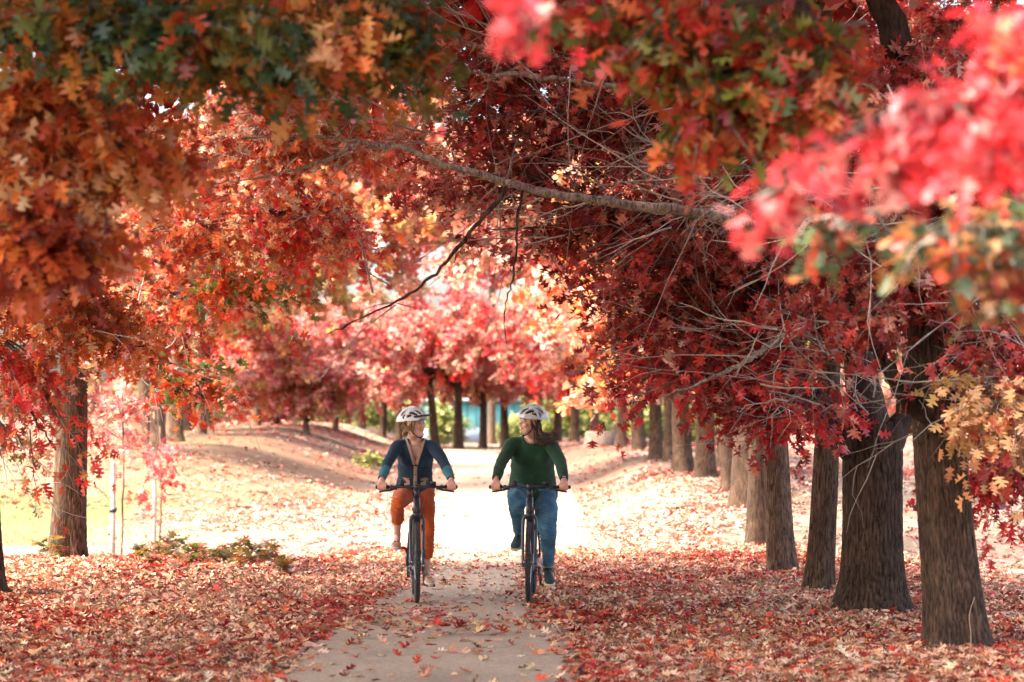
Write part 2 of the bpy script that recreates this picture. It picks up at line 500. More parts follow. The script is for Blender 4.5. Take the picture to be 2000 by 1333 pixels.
def leaves_np(kind, Pp, Y, Z, S, colr, rg, curl=0.35):
    """leaf geometry: position, axis, normal, length, colour"""
    T2, F = LEAF[kind]
    n, v = len(Pp), len(T2)
    Y = unit(Y); Z = unit(Z - Y * np.sum(Z * Y, -1, keepdims=True)); X = np.cross(Y, Z)
    k1 = rg.normal(0.15, curl, n)[:, None]; k2 = rg.normal(-0.15, curl, n)[:, None]; k3 = rg.normal(0, curl * .6, n)[:, None]
    wid = rg.uniform(.85, 1.15, n)[:, None]
    tx, ty = T2[:, 0][None, :], T2[:, 1][None, :]
    zz = k1 * np.abs(tx) + k2 * (ty - .1) ** 2 * .9 + k3 * tx * ty
    V = Pp[:, None, :] + S[:, None, None] * ((tx * wid)[..., None] * X[:, None, :] + (ty * np.ones((n, 1)))[..., None] * Y[:, None, :] + zz[..., None] * Z[:, None, :])
    Fa = (F[None, :, :] + (np.arange(n) * v)[:, None, None]).reshape(-1, 3)
    C = np.repeat(colr, v, axis=0)
    return V.reshape(-1, 3), Fa, C

def pick(pal, n, rg, jit=0.18):
    w = np.array([p[1] for p in pal], float); w /= w.sum()
    c = np.array([p[0] for p in pal], float)[rg.choice(len(pal), n, p=w)]
    return np.clip(c * np.exp(rg.normal(0, jit, (n, 1))) * np.exp(rg.normal(0, jit * .35, (n, 3))), 0.004, 0.9)

PAL_LITTER = [((.50, .24, .125), 3.2), ((.60, .36, .205), 3.4), ((.60, .43, .27), 2.4), ((.46, .048, .026), 2.6), ((.27, .022, .016), 2.0), ((.58, .15, .05), .8),
              ((.22, .09, .055), 1.8), ((.36, .18, .10), 1.4), ((.16, .16, .06), .12)]
PAL_LITTER_SUN = [((.35, .24, .175), 3.5), ((.34, .185, .14), 3), ((.33, .11, .09), 2.2), ((.37, .29, .215), 2)]  # leaf colours for the sunlit stretch, the sun's paleness painted in

def litter(name, n, kind, ysp, xsp, dens, pal, size, rg, kind_tag='stuff', extra=0.0):
    y = rg.uniform(*ysp, n * 3); x = rg.uniform(*xsp, n * 3)
    keep = rg.random(n * 3) < dens(x, y)
    x, y = x[keep][:n], y[keep][:n]
    m = len(x)
    tilt = np.abs(rg.normal(0, .20, m)); az = rg.uniform(0, 2 * math.pi, m); yaw = rg.uniform(0, 2 * math.pi, m)
    Z = np.stack([np.sin(tilt) * np.cos(az), np.sin(tilt) * np.sin(az), np.cos(tilt)], -1)
    Y = np.stack([np.cos(yaw), np.sin(yaw), np.zeros(m)], -1)
    S = rg.uniform(size[0], size[1], m)
    lift = rg.uniform(0.004, 0.012, m) + np.sin(tilt) * S * .35 + extra * rg.random(m)
    Pp = np.stack([x, y, surf(x, y) + lift], -1)
    Pp = Pp - unit(Y) * (S * .5)[:, None] * np.array([1, 1, 0])
    cc = pick(pal, m, rg)
    pt = vnoise(x * .8, y * .55, 51)[:, None]; pt2 = vnoise(x * 2.6, y * 2.0, 52)[:, None]
    tan_ = pick([((.66, .42, .27), 2), ((.56, .30, .18), 2), ((.60, .42, .28), 1)], m, rg); red_ = pick([((.42, .045, .03), 2), ((.28, .024, .02), 1.5), ((.5, .12, .06), 1)], m, rg)
    u = rg.random((m, 1))
    cc = np.where(u < .35 * sm(.5, .8, pt), tan_, np.where(u > 1 - .45 * sm(.5, .2, pt), red_, cc)) * (.78 + .4 * pt2)
    return leaves_np(kind, Pp, Y, Z, S, cc, rg, .36)
# ------------------------------------------------------------------ fallen leaves
lr = np.random.default_rng(31)
def dens_near(x, y):
    s = x - path_x(y)
    ed = 1.02 + 0.30 * (vnoise(y * 0.5, y * 0 + (s > 0) * 7, 41) - .35) - 0.40 * sm(18.0, 24, y)
    off = sm(ed - .30, ed + .12, np.abs(s))
    clump = sm(.35, .8, vnoise(x * 1.3, y * .9, 42))
    onp = (0.004 + 0.12 * sm(16.5, 21, y)) * (0.35 + 0.9 * clump)
    d = np.where(off > onp, off * (0.75 + .25 * clump), onp)
    d *= 1 - 0.93 * sm(29.0, 31.8, y + 1.5 * (vnoise(x * .9, y * .9, 43) - .5) - 1.0 * sm(-1.2, -3, s) * 0 + 1.2 * sm(1.0, 2.5, -s))
    d *= 1 - 0.85 * sm(4.6, 6.5, s)
    d *= 1 - 0.85 * sm(4.6, 6.2, -s) * sm(18, 25, y)
    return d
parts = []
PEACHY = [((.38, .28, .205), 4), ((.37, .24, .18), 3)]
parts.append(litter('a0', 30000, 'lite', (12.0, 18), (-4.2, 4.6), dens_near, PAL_LITTER, (.056, .102), lr))
parts.append(litter('a', 42000, 'far', (18.0, 24), (-5.0, 5.8), dens_near, PAL_LITTER, (.056, .102), lr))
parts.append(litter('b', 42000, 'far', (24, 32.5), (-7.5, 7.5), dens_near, PAL_LITTER, (.056, .102), lr))
def dens_far(x, y):
    s = x - path_x(np.minimum(y, 75))
    d = (.25 + .75 * sm(.4, .7, vnoise(x * .5, y * .35, 45)))
    d = d * np.where(np.abs(s) < 1.5, .05, 1)
    d = d * np.where((s < -3.5) & (y < 43), .30, 1)
    return d
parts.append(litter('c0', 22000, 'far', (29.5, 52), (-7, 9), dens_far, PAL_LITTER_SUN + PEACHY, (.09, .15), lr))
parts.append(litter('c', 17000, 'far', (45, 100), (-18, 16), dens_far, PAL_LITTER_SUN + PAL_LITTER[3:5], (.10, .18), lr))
V = np.concatenate([p[0] for p in parts]); C = np.concatenate([p[2] for p in parts])
off = 0; Fs = []
for p in parts:
    Fs.append(p[1] + off); off += len(p[0])
ll = add('leaf_litter', mesh_np('leaf_litter', V, Fs, M_LITTER, C))
tag(ll, 'deep carpet of fallen red and tan oak leaves beside the path', 'leaf litter', kind='stuff')

# the leaves lying singly on the bare path nearest the camera
T2, F2 = LEAF['full']
single = []
for k in range(8):
    r_ = np.random.default_rng(100 + k)
    v, f, c = leaves_np('full', np.array([[0, -.5, .06]]), np.array([[0, 1., 0]]), np.array([[0, 0, 1.]]), np.array([1.0]), np.ones((1, 3)), r_, .5)
    single.append(mesh_np('fallen_leaf', v, f, M_LITTER1))
fr = np.random.default_rng(5)
cnt = 0
for k in range(6000):
    if cnt >= 230: break
    y = fr.uniform(14.0, 19.5); s = fr.uniform(-.9, .9)
    x = s + float(path_x(y))
    if fr.random() > .12 + .7 * float(sm(15.5, 19, y)) * (0.3 + 0.7 * float(sm(.3, .8, vnoise(x * 1.6, y * 1.2, 77)))): continue
    o = add('fallen_leaf', single[cnt % 8])
    sc = fr.uniform(.065, .115)
    o.scale = (sc, sc, sc)
    o.location = (x, y, float(surf(x, y)) + 0.004)
    o.rotation_euler = (fr.normal(0, .15), fr.normal(0, .15), fr.uniform(0, 6.28))
    c = pick(PAL_LITTER, 1, fr)[0]
    o.color = (*c, 1)
    tag(o, 'single dry fallen oak leaf lying on the bare path ahead of the cyclists', 'leaf', 'leaves lying singly on the bare path')
    cnt += 1
# ------------------------------------------------------------------ trees
DARK = [((.32, .032, .026), 4), ((.22, .020, .016), 2.2), ((.42, .05, .035), 2.5), ((.32, .09, .055), 2.4), ((.52, .20, .13), 1.3), ((.60, .34, .25), .35)]  # dark tones hold the crown's shade; palest ones stand for leaf highlights
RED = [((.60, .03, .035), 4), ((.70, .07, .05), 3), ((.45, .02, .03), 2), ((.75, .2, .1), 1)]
ORANGE = [((.58, .15, .035), 4), ((.64, .25, .075), 2.4), ((.38, .06, .02), 3), ((.66, .38, .17), 1.6)]
ORED = [((.54, .085, .03), 4), ((.58, .16, .05), 3), ((.44, .04, .022), 2.5), ((.68, .36, .18), 2.0), ((.66, .44, .28), 1.2)]
OLIVE = [((.075, .095, .022), 3), ((.18, .12, .02), 2), ((.035, .07, .03), 3), ((.36, .12, .02), 1.6), ((.28, .04, .01), .5)]
YELLOW = [((.52, .28, .08), 3), ((.46, .31, .11), 2), ((.27, .24, .07), 1.5), ((.52, .18, .06), 2.4), ((.52, .30, .18), 1.6)]
PINK = [((.48, .075, .072), 3.5), ((.52, .15, .13), 3), ((.40, .035, .037), 2), ((.54, .27, .22), 2)]
PEACH = [((.52, .25, .16), 4), ((.56, .34, .23), 2.6), ((.50, .15, .10), 2.4), ((.45, .08, .055), 1.4)]
TAN = [((.6, .34, .14), 3), ((.55, .26, .1), 2), ((.4, .08, .03), 1)]
GREENOR = [((.07, .095, .03), 3.5), ((.34, .11, .028), 3), ((.38, .045, .024), 2.5), ((.24, .12, .045), 1.0), ((.045, .075, .038), 2)]
MIXGR = [((.14, .17, .03), 2.5), ((.55, .05, .02), 3), ((.6, .14, .03), 3), ((.07, .1, .03), 1)]
REDGREEN = [((.44, .05, .022), 3), ((.45, .11, .03), 2.5), ((.15, .14, .025), 2.5), ((.08, .11, .025), 1.2), ((.32, .02, .015), 1.5)]
BARKC = np.array([.125, .082, .056]); BARKD = np.array([.05, .032, .025])
TWIGC = np.array([.30, .255, .21])

def trunk_np(base, r, top, bend, rg, hi=False, taper=.62, flare=.32, bark=None, depth=.010):
    """trunk rings from base to top (world z), with ridged bark"""
    nz, ns = (130, 112) if hi else (22, 14)
    z = np.linspace(0, 1, nz)
    H = top[2] - base[2] + .12
    cx = base[0] + (top[0] - base[0]) * z + bend[0] * np.sin(z * math.pi)
    cy = base[1] + (top[1] - base[1]) * z + bend[1] * np.sin(z * math.pi)
    cz = base[2] - .12 + H * z
    hz = z * H
    rr = r * (1 - (1 - taper) * z) + r * flare * np.exp(-hz / .16) + r * .12 * np.exp(-hz / .55)
    th = np.arange(ns) / ns * 2 * math.pi
    ph = rg.uniform(0, 6.28, 6)
    lob = 1 + (.05 * np.sin(3 * th + ph[0]) + .03 * np.sin(5 * th + ph[1]))[None, :] * (1 + 2.2 * np.exp(-hz / .25))[:, None] + .02 * np.sin(2 * th[None, :] + hz[:, None] * 2 + ph[2])
    rad = rr[:, None] * lob
    A = th[None, :] * np.ones((nz, 1)); Z = hz[:, None] * np.ones((1, ns))
    col = bark if bark is not None else BARKC
    if hi:
        k = 2 * math.pi
        wob = 0.9 * (vnoise(np.cos(A) * 5 + 9, Z * 11 + np.sin(A) * 5, 61) - .5)
        u = (A + wob * .14) / k * 46
        fr_ = np.abs(((u + .9 * vnoise(u * .35, Z * 3.2, 62)) % 1.0) - .5) * 2      # 1 at the furrow
        fr_ = sm(.35, 1.0, fr_)
        cross = sm(.55, .85, vnoise(np.floor(u) * 3.7, Z * 26, 63)) * .35
        fur = np.clip(np.maximum(fr_, cross), 0, 1)
        # seam at A=0 / 2pi is blended out on the far side
        rad = rad - depth * fur + .004 * (vnoise(u * 3, Z * 40, 64) - .5) + .010 * (vnoise(u * .3, Z * 1.5, 65) - .5)
        c = col[None, None, :] * (1.2 - .7 * fr_[..., None]) * (.85 + .3 * vnoise(u * .6, Z * 3, 66)[..., None])
        c = c * (1 + .25 * (vnoise(A * 1.5, Z * 1.3, 67)[..., None] - .5))
    else:
        n_ = vnoise(A * 5, Z * 2.5, 68)
        rad = rad * (1 + .05 * (n_ - .5))
        c = col[None, None, :] * (.7 + .6 * n_[..., None])
    a0 = R(100)                                                            # seam faces away from the camera
    V = np.stack([cx[:, None] + rad * np.cos(A + a0), cy[:, None] + rad * np.sin(A + a0), cz[:, None] * np.ones((1, ns))], -1).reshape(-1, 3)
    i = np.arange(nz - 1)[:, None] * ns; j = np.arange(ns)[None, :]; k = (j + 1) % ns
    Q = np.stack([i + j, i + k, i + ns + k, i + ns + j], -1).reshape(-1, 4)
    return V, Q, np.clip(c.reshape(-1, 3), .004, 1)

def limb(name, pts, r0, r1, parent, rg, col=None, n=28, sides=12, wob=.02):
    p = catmull(pts, n)
    p[1:-1] += rg.normal(0, wob, (n - 2, 3)) * 1.0 * .5
    t = np.linspace(0, 1, n)
    m = MB(); m.tube(p, r0 + (r1 - r0) * t ** .8, sides)
    V, F = m.arrays()
    V = V + rg.normal(0, .0018 + r0 * .02, V.shape)
    c = (col if col is not None else BARKC * .8)[None, :] * (.6 + .7 * vnoise(V[:, 0] * 9 + V[:, 1] * 5, V[:, 2] * 14, 70)[:, None])
    return add(name, mesh_np(name, V, F, M_BARK, c), parent), p

class Crown:
    def __init__(s, seed):
        s.rg = np.random.default_rng(seed)
        s.LV, s.LF, s.LC, s.ln = [], [], [], 0
        s.TV, s.TQ, s.TC, s.tn = [], [], [], 0
        s.info = []
    def twigs(s, Pts, Rd, col, sides=3):
        V, Q = tubes_many(Pts, Rd, sides)
        s.TV.append(V); s.TQ.append(Q + s.tn); s.tn += len(V)
        M = len(Pts)
        c = np.asarray(col, float)[None, :] * np.exp(s.rg.normal(0, .25, (M, 1)))
        s.TC.append(np.repeat(c, Pts.shape[1] * sides, axis=0))
    def leaves(s, kind, Pp, Y, Z, S, colr, curl=.35):
        s.info.append((Pp, unit(Y), unit(Z), S, colr))
        s.kind = kind; s.curl = curl
    def sprays(s, p0, dr, L, nl, pal, size, kind='mid', tw=True, twr=.004, droop=.35, twcol=None, hang=.45, jit=.18):
        rg = s.rg; M = len(p0)
        t = np.linspace(0, 1, 3)[None, :, None]
        if tw:
            Pts = p0[:, None, :] + dr[:, None, :] * (L[:, None, None] * t) + np.array([0, 0, -1]) * (droop * L[:, None, None] * t ** 2)
            wobv = rg.normal(0, .05, (M, 3, 3)) * L[:, None, None]; wobv[:, 0] = 0
            s.twigs(Pts + wobv, twr * (1.15 - .8 * np.linspace(0, 1, 3))[None, :] * rg.uniform(.7, 1.3, (M, 1)), TWIGC * .6 if twcol is None else twcol)
        tl = rg.uniform(.15, 1.05, (M, nl)) ** .8
        q = p0[:, None, :] + dr[:, None, :] * (L[:, None] * tl)[..., None] + np.array([0, 0, -1]) * (droop * (L[:, None] * tl ** 2))[..., None]
        q = q + rg.normal(0, .035, q.shape)
        Y = dr[:, None, :] * .55 + rg.normal(0, .55, q.shape) + np.array([0, 0, -hang])
        Z = np.array([0, -.15, .75]) + rg.normal(0, .6, q.shape)
        base = pick(pal, M, rg, jit)
        alt = pick(pal, M * nl, rg, jit).reshape(M, nl, 3)
        mixw = (rg.random((M, nl, 1)) < .35)
        c = np.where(mixw, alt, base[:, None, :] * np.exp(rg.normal(0, .16, (M, nl, 1))))
        S = rg.uniform(size[0], size[1], M * nl)
        s.leaves(kind, q.reshape(-1, 3), Y.reshape(-1, 3), Z.reshape(-1, 3), S, np.clip(c.reshape(-1, 3), .004, .85))
    def lobe(s, c, r, nb, ns, nl, pal, size=(.10, .16), root=None, kind='mid', tw=True, br=.014, flat=.55, L=(.28, .6), hang=.45, brcol=None, droop=.35, shell=.35):
        """branches fan from root through the ellipsoid (c, r) and carry leafy sprays"""
        rg = s.rg
        c = np.asarray(c, float); r = np.asarray(r, float)
        if root is None: root = c + np.array([0, 0, -r[2] * .6])
        root = np.asarray(root, float)
        e = unit(rg.normal(0, 1, (nb, 3))) * (rg.uniform(shell, 1, (nb, 1)) ** .5) * r + c
        K = 6
        t = np.linspace(0, 1, K)[None, :, None]
        start = root[None, :] + (e - root) * rg.uniform(0, .45, (nb, 1))
        mid = (start + e) / 2 + rg.normal(0, .10, (nb, 3)) * r + np.array([0, 0, .12]) * r[2]
        Pts = (1 - t) ** 2 * start[:, None, :] + 2 * t * (1 - t) * mid[:, None, :] + t ** 2 * e[:, None, :]
        if tw:
            s.twigs(Pts, br * (1.2 - np.linspace(0, 1, K))[None, :] * rg.uniform(.5, 1.2, (nb, 1)), BARKC * .8 if brcol is None else brcol, 3)
        tt = rg.uniform(.25, 1, (nb, ns))
        b = (1 - tt)[..., None] ** 2 * start[:, None, :] + 2 * (tt * (1 - tt))[..., None] * mid[:, None, :] + (tt ** 2)[..., None] * e[:, None, :]
        tg = unit(e - start)[:, None, :]
        dr = unit(tg * .6 + rg.normal(0, .8, b.shape) * np.array([1, 1, flat]))
        s.sprays(b.reshape(-1, 3), dr.reshape(-1, 3), rg.uniform(L[0], L[1], nb * ns), nl, pal, size, kind, tw, hang=hang, droop=droop)
    def bare(s, c, r, n, length=(.3, .9), col=None, rad=.0035, dirv=(-.6, 0, .1), spread=.9):
        """thin grey leafless twigs"""
        rg = s.rg
        def arc(p0, d, L, rad_, K=6):
            m = len(p0); t = np.linspace(0, 1, K)[None, :, None]
            bend = rg.normal(0, .25, (m, 1, 3)); wob = rg.normal(0, .011, (m, K, 3)); wob[:, 0] = 0
            Pts = p0[:, None, :] + (d[:, None, :] * t + bend * t ** 2) * L[:, None, None] + wob
            s.twigs(Pts, rad_[:, None] * (1.2 - np.linspace(0, .9, K))[None, :], TWIGC if col is None else col, 3)
            return Pts
        m = max(n // 5, 1)
        d0 = unit(np.asarray(dirv) + rg.normal(0, spread * .6, (m, 3)))
        P1 = arc(np.asarray(c) + rg.uniform(-1, 1, (m, 3)) * np.asarray(r), d0, rg.uniform(length[0] * 1.6, length[1] * 1.5, m), rad * rg.uniform(1.2, 2.6, m), 7)
        for k in range(4):                                     # side shoots fork off the parent twig
            q = rg.integers(1, 6, m)
            st = P1[np.arange(m), q]; tg = unit(P1[np.arange(m), np.minimum(q + 1, 6)] - st)
            P2 = arc(st, unit(tg + rg.normal(0, .55, (m, 3))), rg.uniform(length[0] * .6, length[1] * .75, m), rad * rg.uniform(.6, 1.1, m), 5)
    def finish(s, parent, singles=0, dmin=0.0, name='crown', keep=None):
        Pp = np.concatenate([q[0] for q in s.info]); Y = np.concatenate([q[1] for q in s.info]); Z = np.concatenate([q[2] for q in s.info])
        S = np.concatenate([q[3] for q in s.info]); C_ = np.concatenate([q[4] for q in s.info])
        sel = np.zeros(len(Pp), bool)
        if singles:
            ppx = 1000 + Pp[:, 0] / Pp[:, 1] * FPX; ppy = HORIZON - (Pp[:, 2] - CAMH) / Pp[:, 1] * FPX
            ok = (ppx > 5) & (ppx < 1995) & (ppy > 5) & (ppy < 1330) & (Pp[:, 1] > dmin)
            if keep is not None: ok &= keep(ppx, ppy)
            score = np.where(ok, S / Pp[:, 1] * np.exp(-.10 * (Pp[:, 1] - Pp[ok, 1].min() if ok.any() else 0)), 0)
            idx = np.argsort(-score)[:singles]
            sel[idx[score[idx] > 0]] = True
        V, F, C2 = leaves_np(s.kind, Pp[~sel], Y[~sel], Z[~sel], S[~sel], C_[~sel], s.rg, s.curl)
        o = add(name, mesh_np(name, V, F, M_LEAF, C2), parent)
        o['kind'] = 'stuff'
        if s.TV:
            tw = add('twigs', mesh_np('twigs', np.concatenate(s.TV), np.concatenate(s.TQ), M_TWIG, np.concatenate(s.TC)), parent)
            tw['kind'] = 'stuff'
        if sel.any():
            for k in np.nonzero(sel)[0]:
                y = Y[k]; z = Z[k] - y * np.dot(Z[k], y); z /= np.linalg.norm(z); x = np.cross(y, z)
                l = add('leaf', SINGLE_LEAF[int(k) % len(SINGLE_LEAF)], parent)
                M4 = Matrix(((x[0], y[0], z[0], Pp[k][0]), (x[1], y[1], z[1], Pp[k][1]), (x[2], y[2], z[2], Pp[k][2]), (0, 0, 0, 1)))
                base = parent.location
                l.matrix_basis = Matrix.Translation((-base[0], -base[1], -base[2])) @ M4 @ Matrix.Scale(float(S[k]), 4)
                l.color = (*[float(q) for q in C_[k]], 1)
        return o

SINGLE_LEAF = []
for k in range(10):
    r_ = np.random.default_rng(300 + k)
    v, f, c = leaves_np('full', np.zeros((1, 3)), np.array([[0, 1., 0]]), np.array([[0, 0, 1.]]), np.array([1.0]), np.ones((1, 3)), r_, .35)
    SINGLE_LEAF.append(mesh_np('leaf', v, f, M_LEAF1))

def tree_root(name, label, base, group=None):
    # the Empty stands at the origin in mesh coordinates: parts are modelled in world space, so keep it unrotated at zero offset
    o = empty(name, (0, 0, 0))
    tag(o, label, 'tree', group)
    return o

def recentre(root, base):
    """move the Empty to the foot of the tree and keep the parts where they are"""
    b = Vector((float(base[0]), float(base[1]), float(base[2])))
    root.location = b
    for ch in root.children:
        ch.location = Vector(ch.location) - b

def at(px, d):
    x = (px - 1000.0) / FPX * d
    return np.array([x, d, float(height(x, d))])

EDGE = 'oaks lining the path'
# ---- right row, second trunk: the broad dark red oak whose crown hangs over the path
t = tree_root('oak_tree', 'thick dark oak trunk forking low under a dark red crown, second from the lower right', None, EDGE)
b = at(1702, 20.9)
rg = np.random.default_rng(1)
V, Q, c = trunk_np(b, .255, np.array([b[0] + .02, b[1], 1.62]), (.0, 0), rg, True, .98, .60, BARKC * .42)
add('trunk', mesh_np('trunk', V, Q, M_BARK, c), t)
limb('branch', [P(1700, 905, 20.9), P(1630, 840, 20.8), P(1555, 730, 20.6), P(1500, 640, 20.3), P(1440, 520, 20.2)], .15, .05, t, rg, BARKD * 1.1)
limb('branch', [P(1705, 905, 20.9), P(1690, 780, 21.0), P(1660, 600, 21.0), P(1640, 350, 21.0), P(1600, -50, 21.0)], .19, .09, t, rg, BARKD * 1.2)
limb('branch', [P(1710, 890, 20.9), P(1760, 830, 21.0), P(1780, 700, 21.3), P(1760, 500, 21.8)], .13, .05, t, rg, BARKD)
GREYB = np.array([.27, .235, .195])
_, main = limb('branch', [P(1655, 540, 20.9), P(1560, 470, 19.6), P(1385, 420, 18.9), P(1240, 400, 18.8), P(1070, 378, 18.7), P(960, 345, 18.7), P(870, 322, 18.6), P(790, 290, 18.5), P(690, 276, 18.4), P(600, 262, 18.3), P(470, 270, 18.3)], .060, .006, t, rg, GREYB, 70, 10, .012)
limb('branch', [P(990, 366, 18.7), P(930, 440, 18.6), P(860, 525, 18.5), P(790, 580, 18.4), P(700, 625, 18.3), P(640, 652, 18.3)], .022, .003, t, rg, BARKD * 1.6, 34, 7, .012)
limb('branch', [P(1020, 372, 18.7), P(1010, 450, 18.6), P(1003, 540, 18.6), P(985, 600, 18.5), P(990, 672, 18.5)], .013, .003, t, rg, BARKD * 1.4, 26, 6, .012)
limb('branch', [P(700, 276, 18.4), P(640, 310, 18.3), P(560, 335, 18.3), P(470, 352, 18.3), P(400, 362, 18.3)], .016, .003, t, rg, GREYB, 26, 6, .012)
limb('branch', [P(1640, 700, 20.9), P(1560, 650, 20.0), P(1480, 690, 19.6), P(1400, 735, 19.4), P(1290, 775, 19.2)], .045, .006, t, rg, GREYB, 30, 8, .02)
limb('branch', [P(1640, 420, 21), P(1500, 180, 20.6), P(1300, 120, 20.4), P(1060, 105, 20.2), P(850, 75, 20.1)], .06, .01, t, rg, GREYB, 40, 8, .03)
limb('branch', [P(1640, 420, 21), P(1450, 200, 20), P(1250, 170, 19.8), P(1000, 145, 19.6), P(800, 130, 19.5)], .045, .008, t, rg, GREYB * .9, 40, 8, .03)
cr = Crown(11); cr2 = Crown(211)
S0 = (.075, .122)
def px_lobe(cr, px, py, d, rx, ry, rd, nb, ns, nl, pal, rootpx=None, **kw):
    c = P(px, py, d); k = d / FPX
    root = None if rootpx is None else P(*rootpx)
    sh = (.06 if d < 9 else .12 if d < 14 else .17)
    if 'L' not in kw and d < 14: kw['L'] = (.14, .34)
    cr.lobe(c, (max(rx * k - sh, rx * k * .4), max(rd - sh, .1), max(ry * k - sh, ry * k * .4)), nb, ns, nl, pal, root=root, **kw)
RT = (1640, 560, 20.9)
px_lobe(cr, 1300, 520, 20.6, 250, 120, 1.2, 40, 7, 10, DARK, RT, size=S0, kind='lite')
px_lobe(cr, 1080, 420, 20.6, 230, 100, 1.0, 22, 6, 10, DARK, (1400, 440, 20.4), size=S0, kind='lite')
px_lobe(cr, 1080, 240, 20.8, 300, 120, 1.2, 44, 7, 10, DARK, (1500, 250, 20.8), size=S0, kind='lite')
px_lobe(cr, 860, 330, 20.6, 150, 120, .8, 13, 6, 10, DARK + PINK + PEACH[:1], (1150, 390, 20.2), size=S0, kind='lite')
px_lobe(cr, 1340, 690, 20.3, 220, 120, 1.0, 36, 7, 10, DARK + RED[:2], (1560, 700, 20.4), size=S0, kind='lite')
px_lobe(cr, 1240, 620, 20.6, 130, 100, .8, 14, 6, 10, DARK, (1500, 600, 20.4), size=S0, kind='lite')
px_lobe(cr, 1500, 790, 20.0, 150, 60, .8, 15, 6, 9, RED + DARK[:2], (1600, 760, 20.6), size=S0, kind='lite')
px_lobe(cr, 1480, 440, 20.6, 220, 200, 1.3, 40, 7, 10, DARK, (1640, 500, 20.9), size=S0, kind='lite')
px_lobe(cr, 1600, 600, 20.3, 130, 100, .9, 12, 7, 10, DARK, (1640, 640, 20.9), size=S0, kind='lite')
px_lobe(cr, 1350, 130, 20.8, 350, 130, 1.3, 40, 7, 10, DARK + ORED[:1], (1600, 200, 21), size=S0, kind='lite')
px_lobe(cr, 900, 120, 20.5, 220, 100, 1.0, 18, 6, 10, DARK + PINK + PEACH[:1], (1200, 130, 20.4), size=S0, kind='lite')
# the part of the crown above the frame, spread over the path to shade it
for q in range(16):
    cc = np.array([b[0] + rg.uniform(-5.0, 2.0), b[1] + rg.uniform(-2.6, 3.0), rg.uniform(5.9, 8.6)])
    cr2.lobe(cc, (1.5, 1.5, .8), 11, 7, 9, DARK + RED[:1], size=(.25, .34), root=(b[0], b[1], 4.8), tw=False, kind='far')
for (px, py, d, rx, ry, n) in ((1350, 360, 19.9, 160, 80, 150), (1200, 130, 20, 260, 60, 160), (1600, 730, 19.7, 110, 110, 150), (1450, 250, 19.6, 160, 150, 120), (1150, 420, 19.8, 200, 60, 90), (760, 250, 19.6, 160, 60, 60), (760, 590, 19.6, 90, 50, 28), (1480, 700, 19.4, 90, 60, 60)):
    cr.bare(P(px, py, d), (rx * d / FPX, .5, ry * d / FPX), n)
cr.bare(P(620, 200, 19.7), (.5, .4, .35), 60, (.4, 1.1))
cr.finish(t, 280); cr2.finish(t)
recentre(t, b)

# ---- right row, nearest trunk
t = tree_root('oak_tree', 'nearest oak trunk at the lower right corner with furrowed brown bark', None, EDGE)
b = at(1868, 17.2)
rg = np.random.default_rng(2)
V, Q, c = trunk_np(b, .205, np.array([b[0] - .20, b[1] + .1, 3.4]), (-.03, 0), rg, True, .80, .34, BARKC * .56)
add('trunk', mesh_np('trunk', V, Q, M_BARK, c), t)
limb('branch', [P(1850, 830, 17.2), P(1790, 800, 17.1), P(1740, 730, 17.0), P(1690, 640, 17.0), P(1610, 480, 17)], .085, .035, t, rg, BARKC * .32)
limb('branch', [P(1850, 830, 17.25), P(1910, 800, 17.4), P(1985, 770, 17.5), P(2080, 700, 17.7)], .09, .05, t, rg, BARKC * .28)
limb('branch', [P(1800, 420, 17.3), P(1790, 200, 17.4), P(1700, -100, 17.5), P(1650, -400, 17.5)], .15, .08, t, rg, BARKC * .28)
limb('branch', [P(1800, 420, 17.3), P(1900, 330, 17.2), P(2050, 200, 17.2)], .10, .05, t, rg, BARKC * .28)
cr = Crown(12)
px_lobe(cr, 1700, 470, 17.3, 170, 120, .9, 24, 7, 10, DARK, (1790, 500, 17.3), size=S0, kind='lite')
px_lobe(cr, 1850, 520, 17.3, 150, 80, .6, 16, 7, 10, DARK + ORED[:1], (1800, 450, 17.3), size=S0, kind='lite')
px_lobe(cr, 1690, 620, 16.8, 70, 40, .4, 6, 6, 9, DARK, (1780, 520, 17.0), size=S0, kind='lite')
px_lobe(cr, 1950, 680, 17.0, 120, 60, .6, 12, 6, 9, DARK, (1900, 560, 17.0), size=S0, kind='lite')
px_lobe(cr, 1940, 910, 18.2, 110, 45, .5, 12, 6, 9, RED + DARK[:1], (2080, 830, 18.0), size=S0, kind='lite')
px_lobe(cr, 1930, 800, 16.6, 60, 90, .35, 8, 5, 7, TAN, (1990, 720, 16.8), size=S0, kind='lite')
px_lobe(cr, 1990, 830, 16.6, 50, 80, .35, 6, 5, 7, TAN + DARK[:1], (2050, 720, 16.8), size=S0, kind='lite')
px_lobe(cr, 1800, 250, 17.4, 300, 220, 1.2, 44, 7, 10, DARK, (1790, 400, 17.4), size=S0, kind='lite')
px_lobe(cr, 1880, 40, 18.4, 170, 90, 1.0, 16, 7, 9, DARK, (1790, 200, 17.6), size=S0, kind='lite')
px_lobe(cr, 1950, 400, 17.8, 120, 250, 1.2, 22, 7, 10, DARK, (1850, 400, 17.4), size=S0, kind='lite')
cr2 = Crown(212)
for q in range(8):
    cc = np.array([b[0] + rg.uniform(-3.0, 2.6), b[1] + rg.uniform(-2.4, 2.4), rg.uniform(5.2, 8.0)])
    cr2.lobe(cc, (1.5, 1.5, .9), 11, 7, 9, DARK, size=(.25, .34), root=(b[0], b[1], 4.2), tw=False, kind='far')
cr.bare(P(1820, 420, 16.7), (.8, .4, .5), 130)
cr.bare(P(1950, 740, 16.8), (.3, .3, .3), 70)
cr.bare(P(1690, 280, 16.8), (.5, .4, .5), 80)
cr2.finish(t); cr.finish(t, 120)
recentre(t, b)

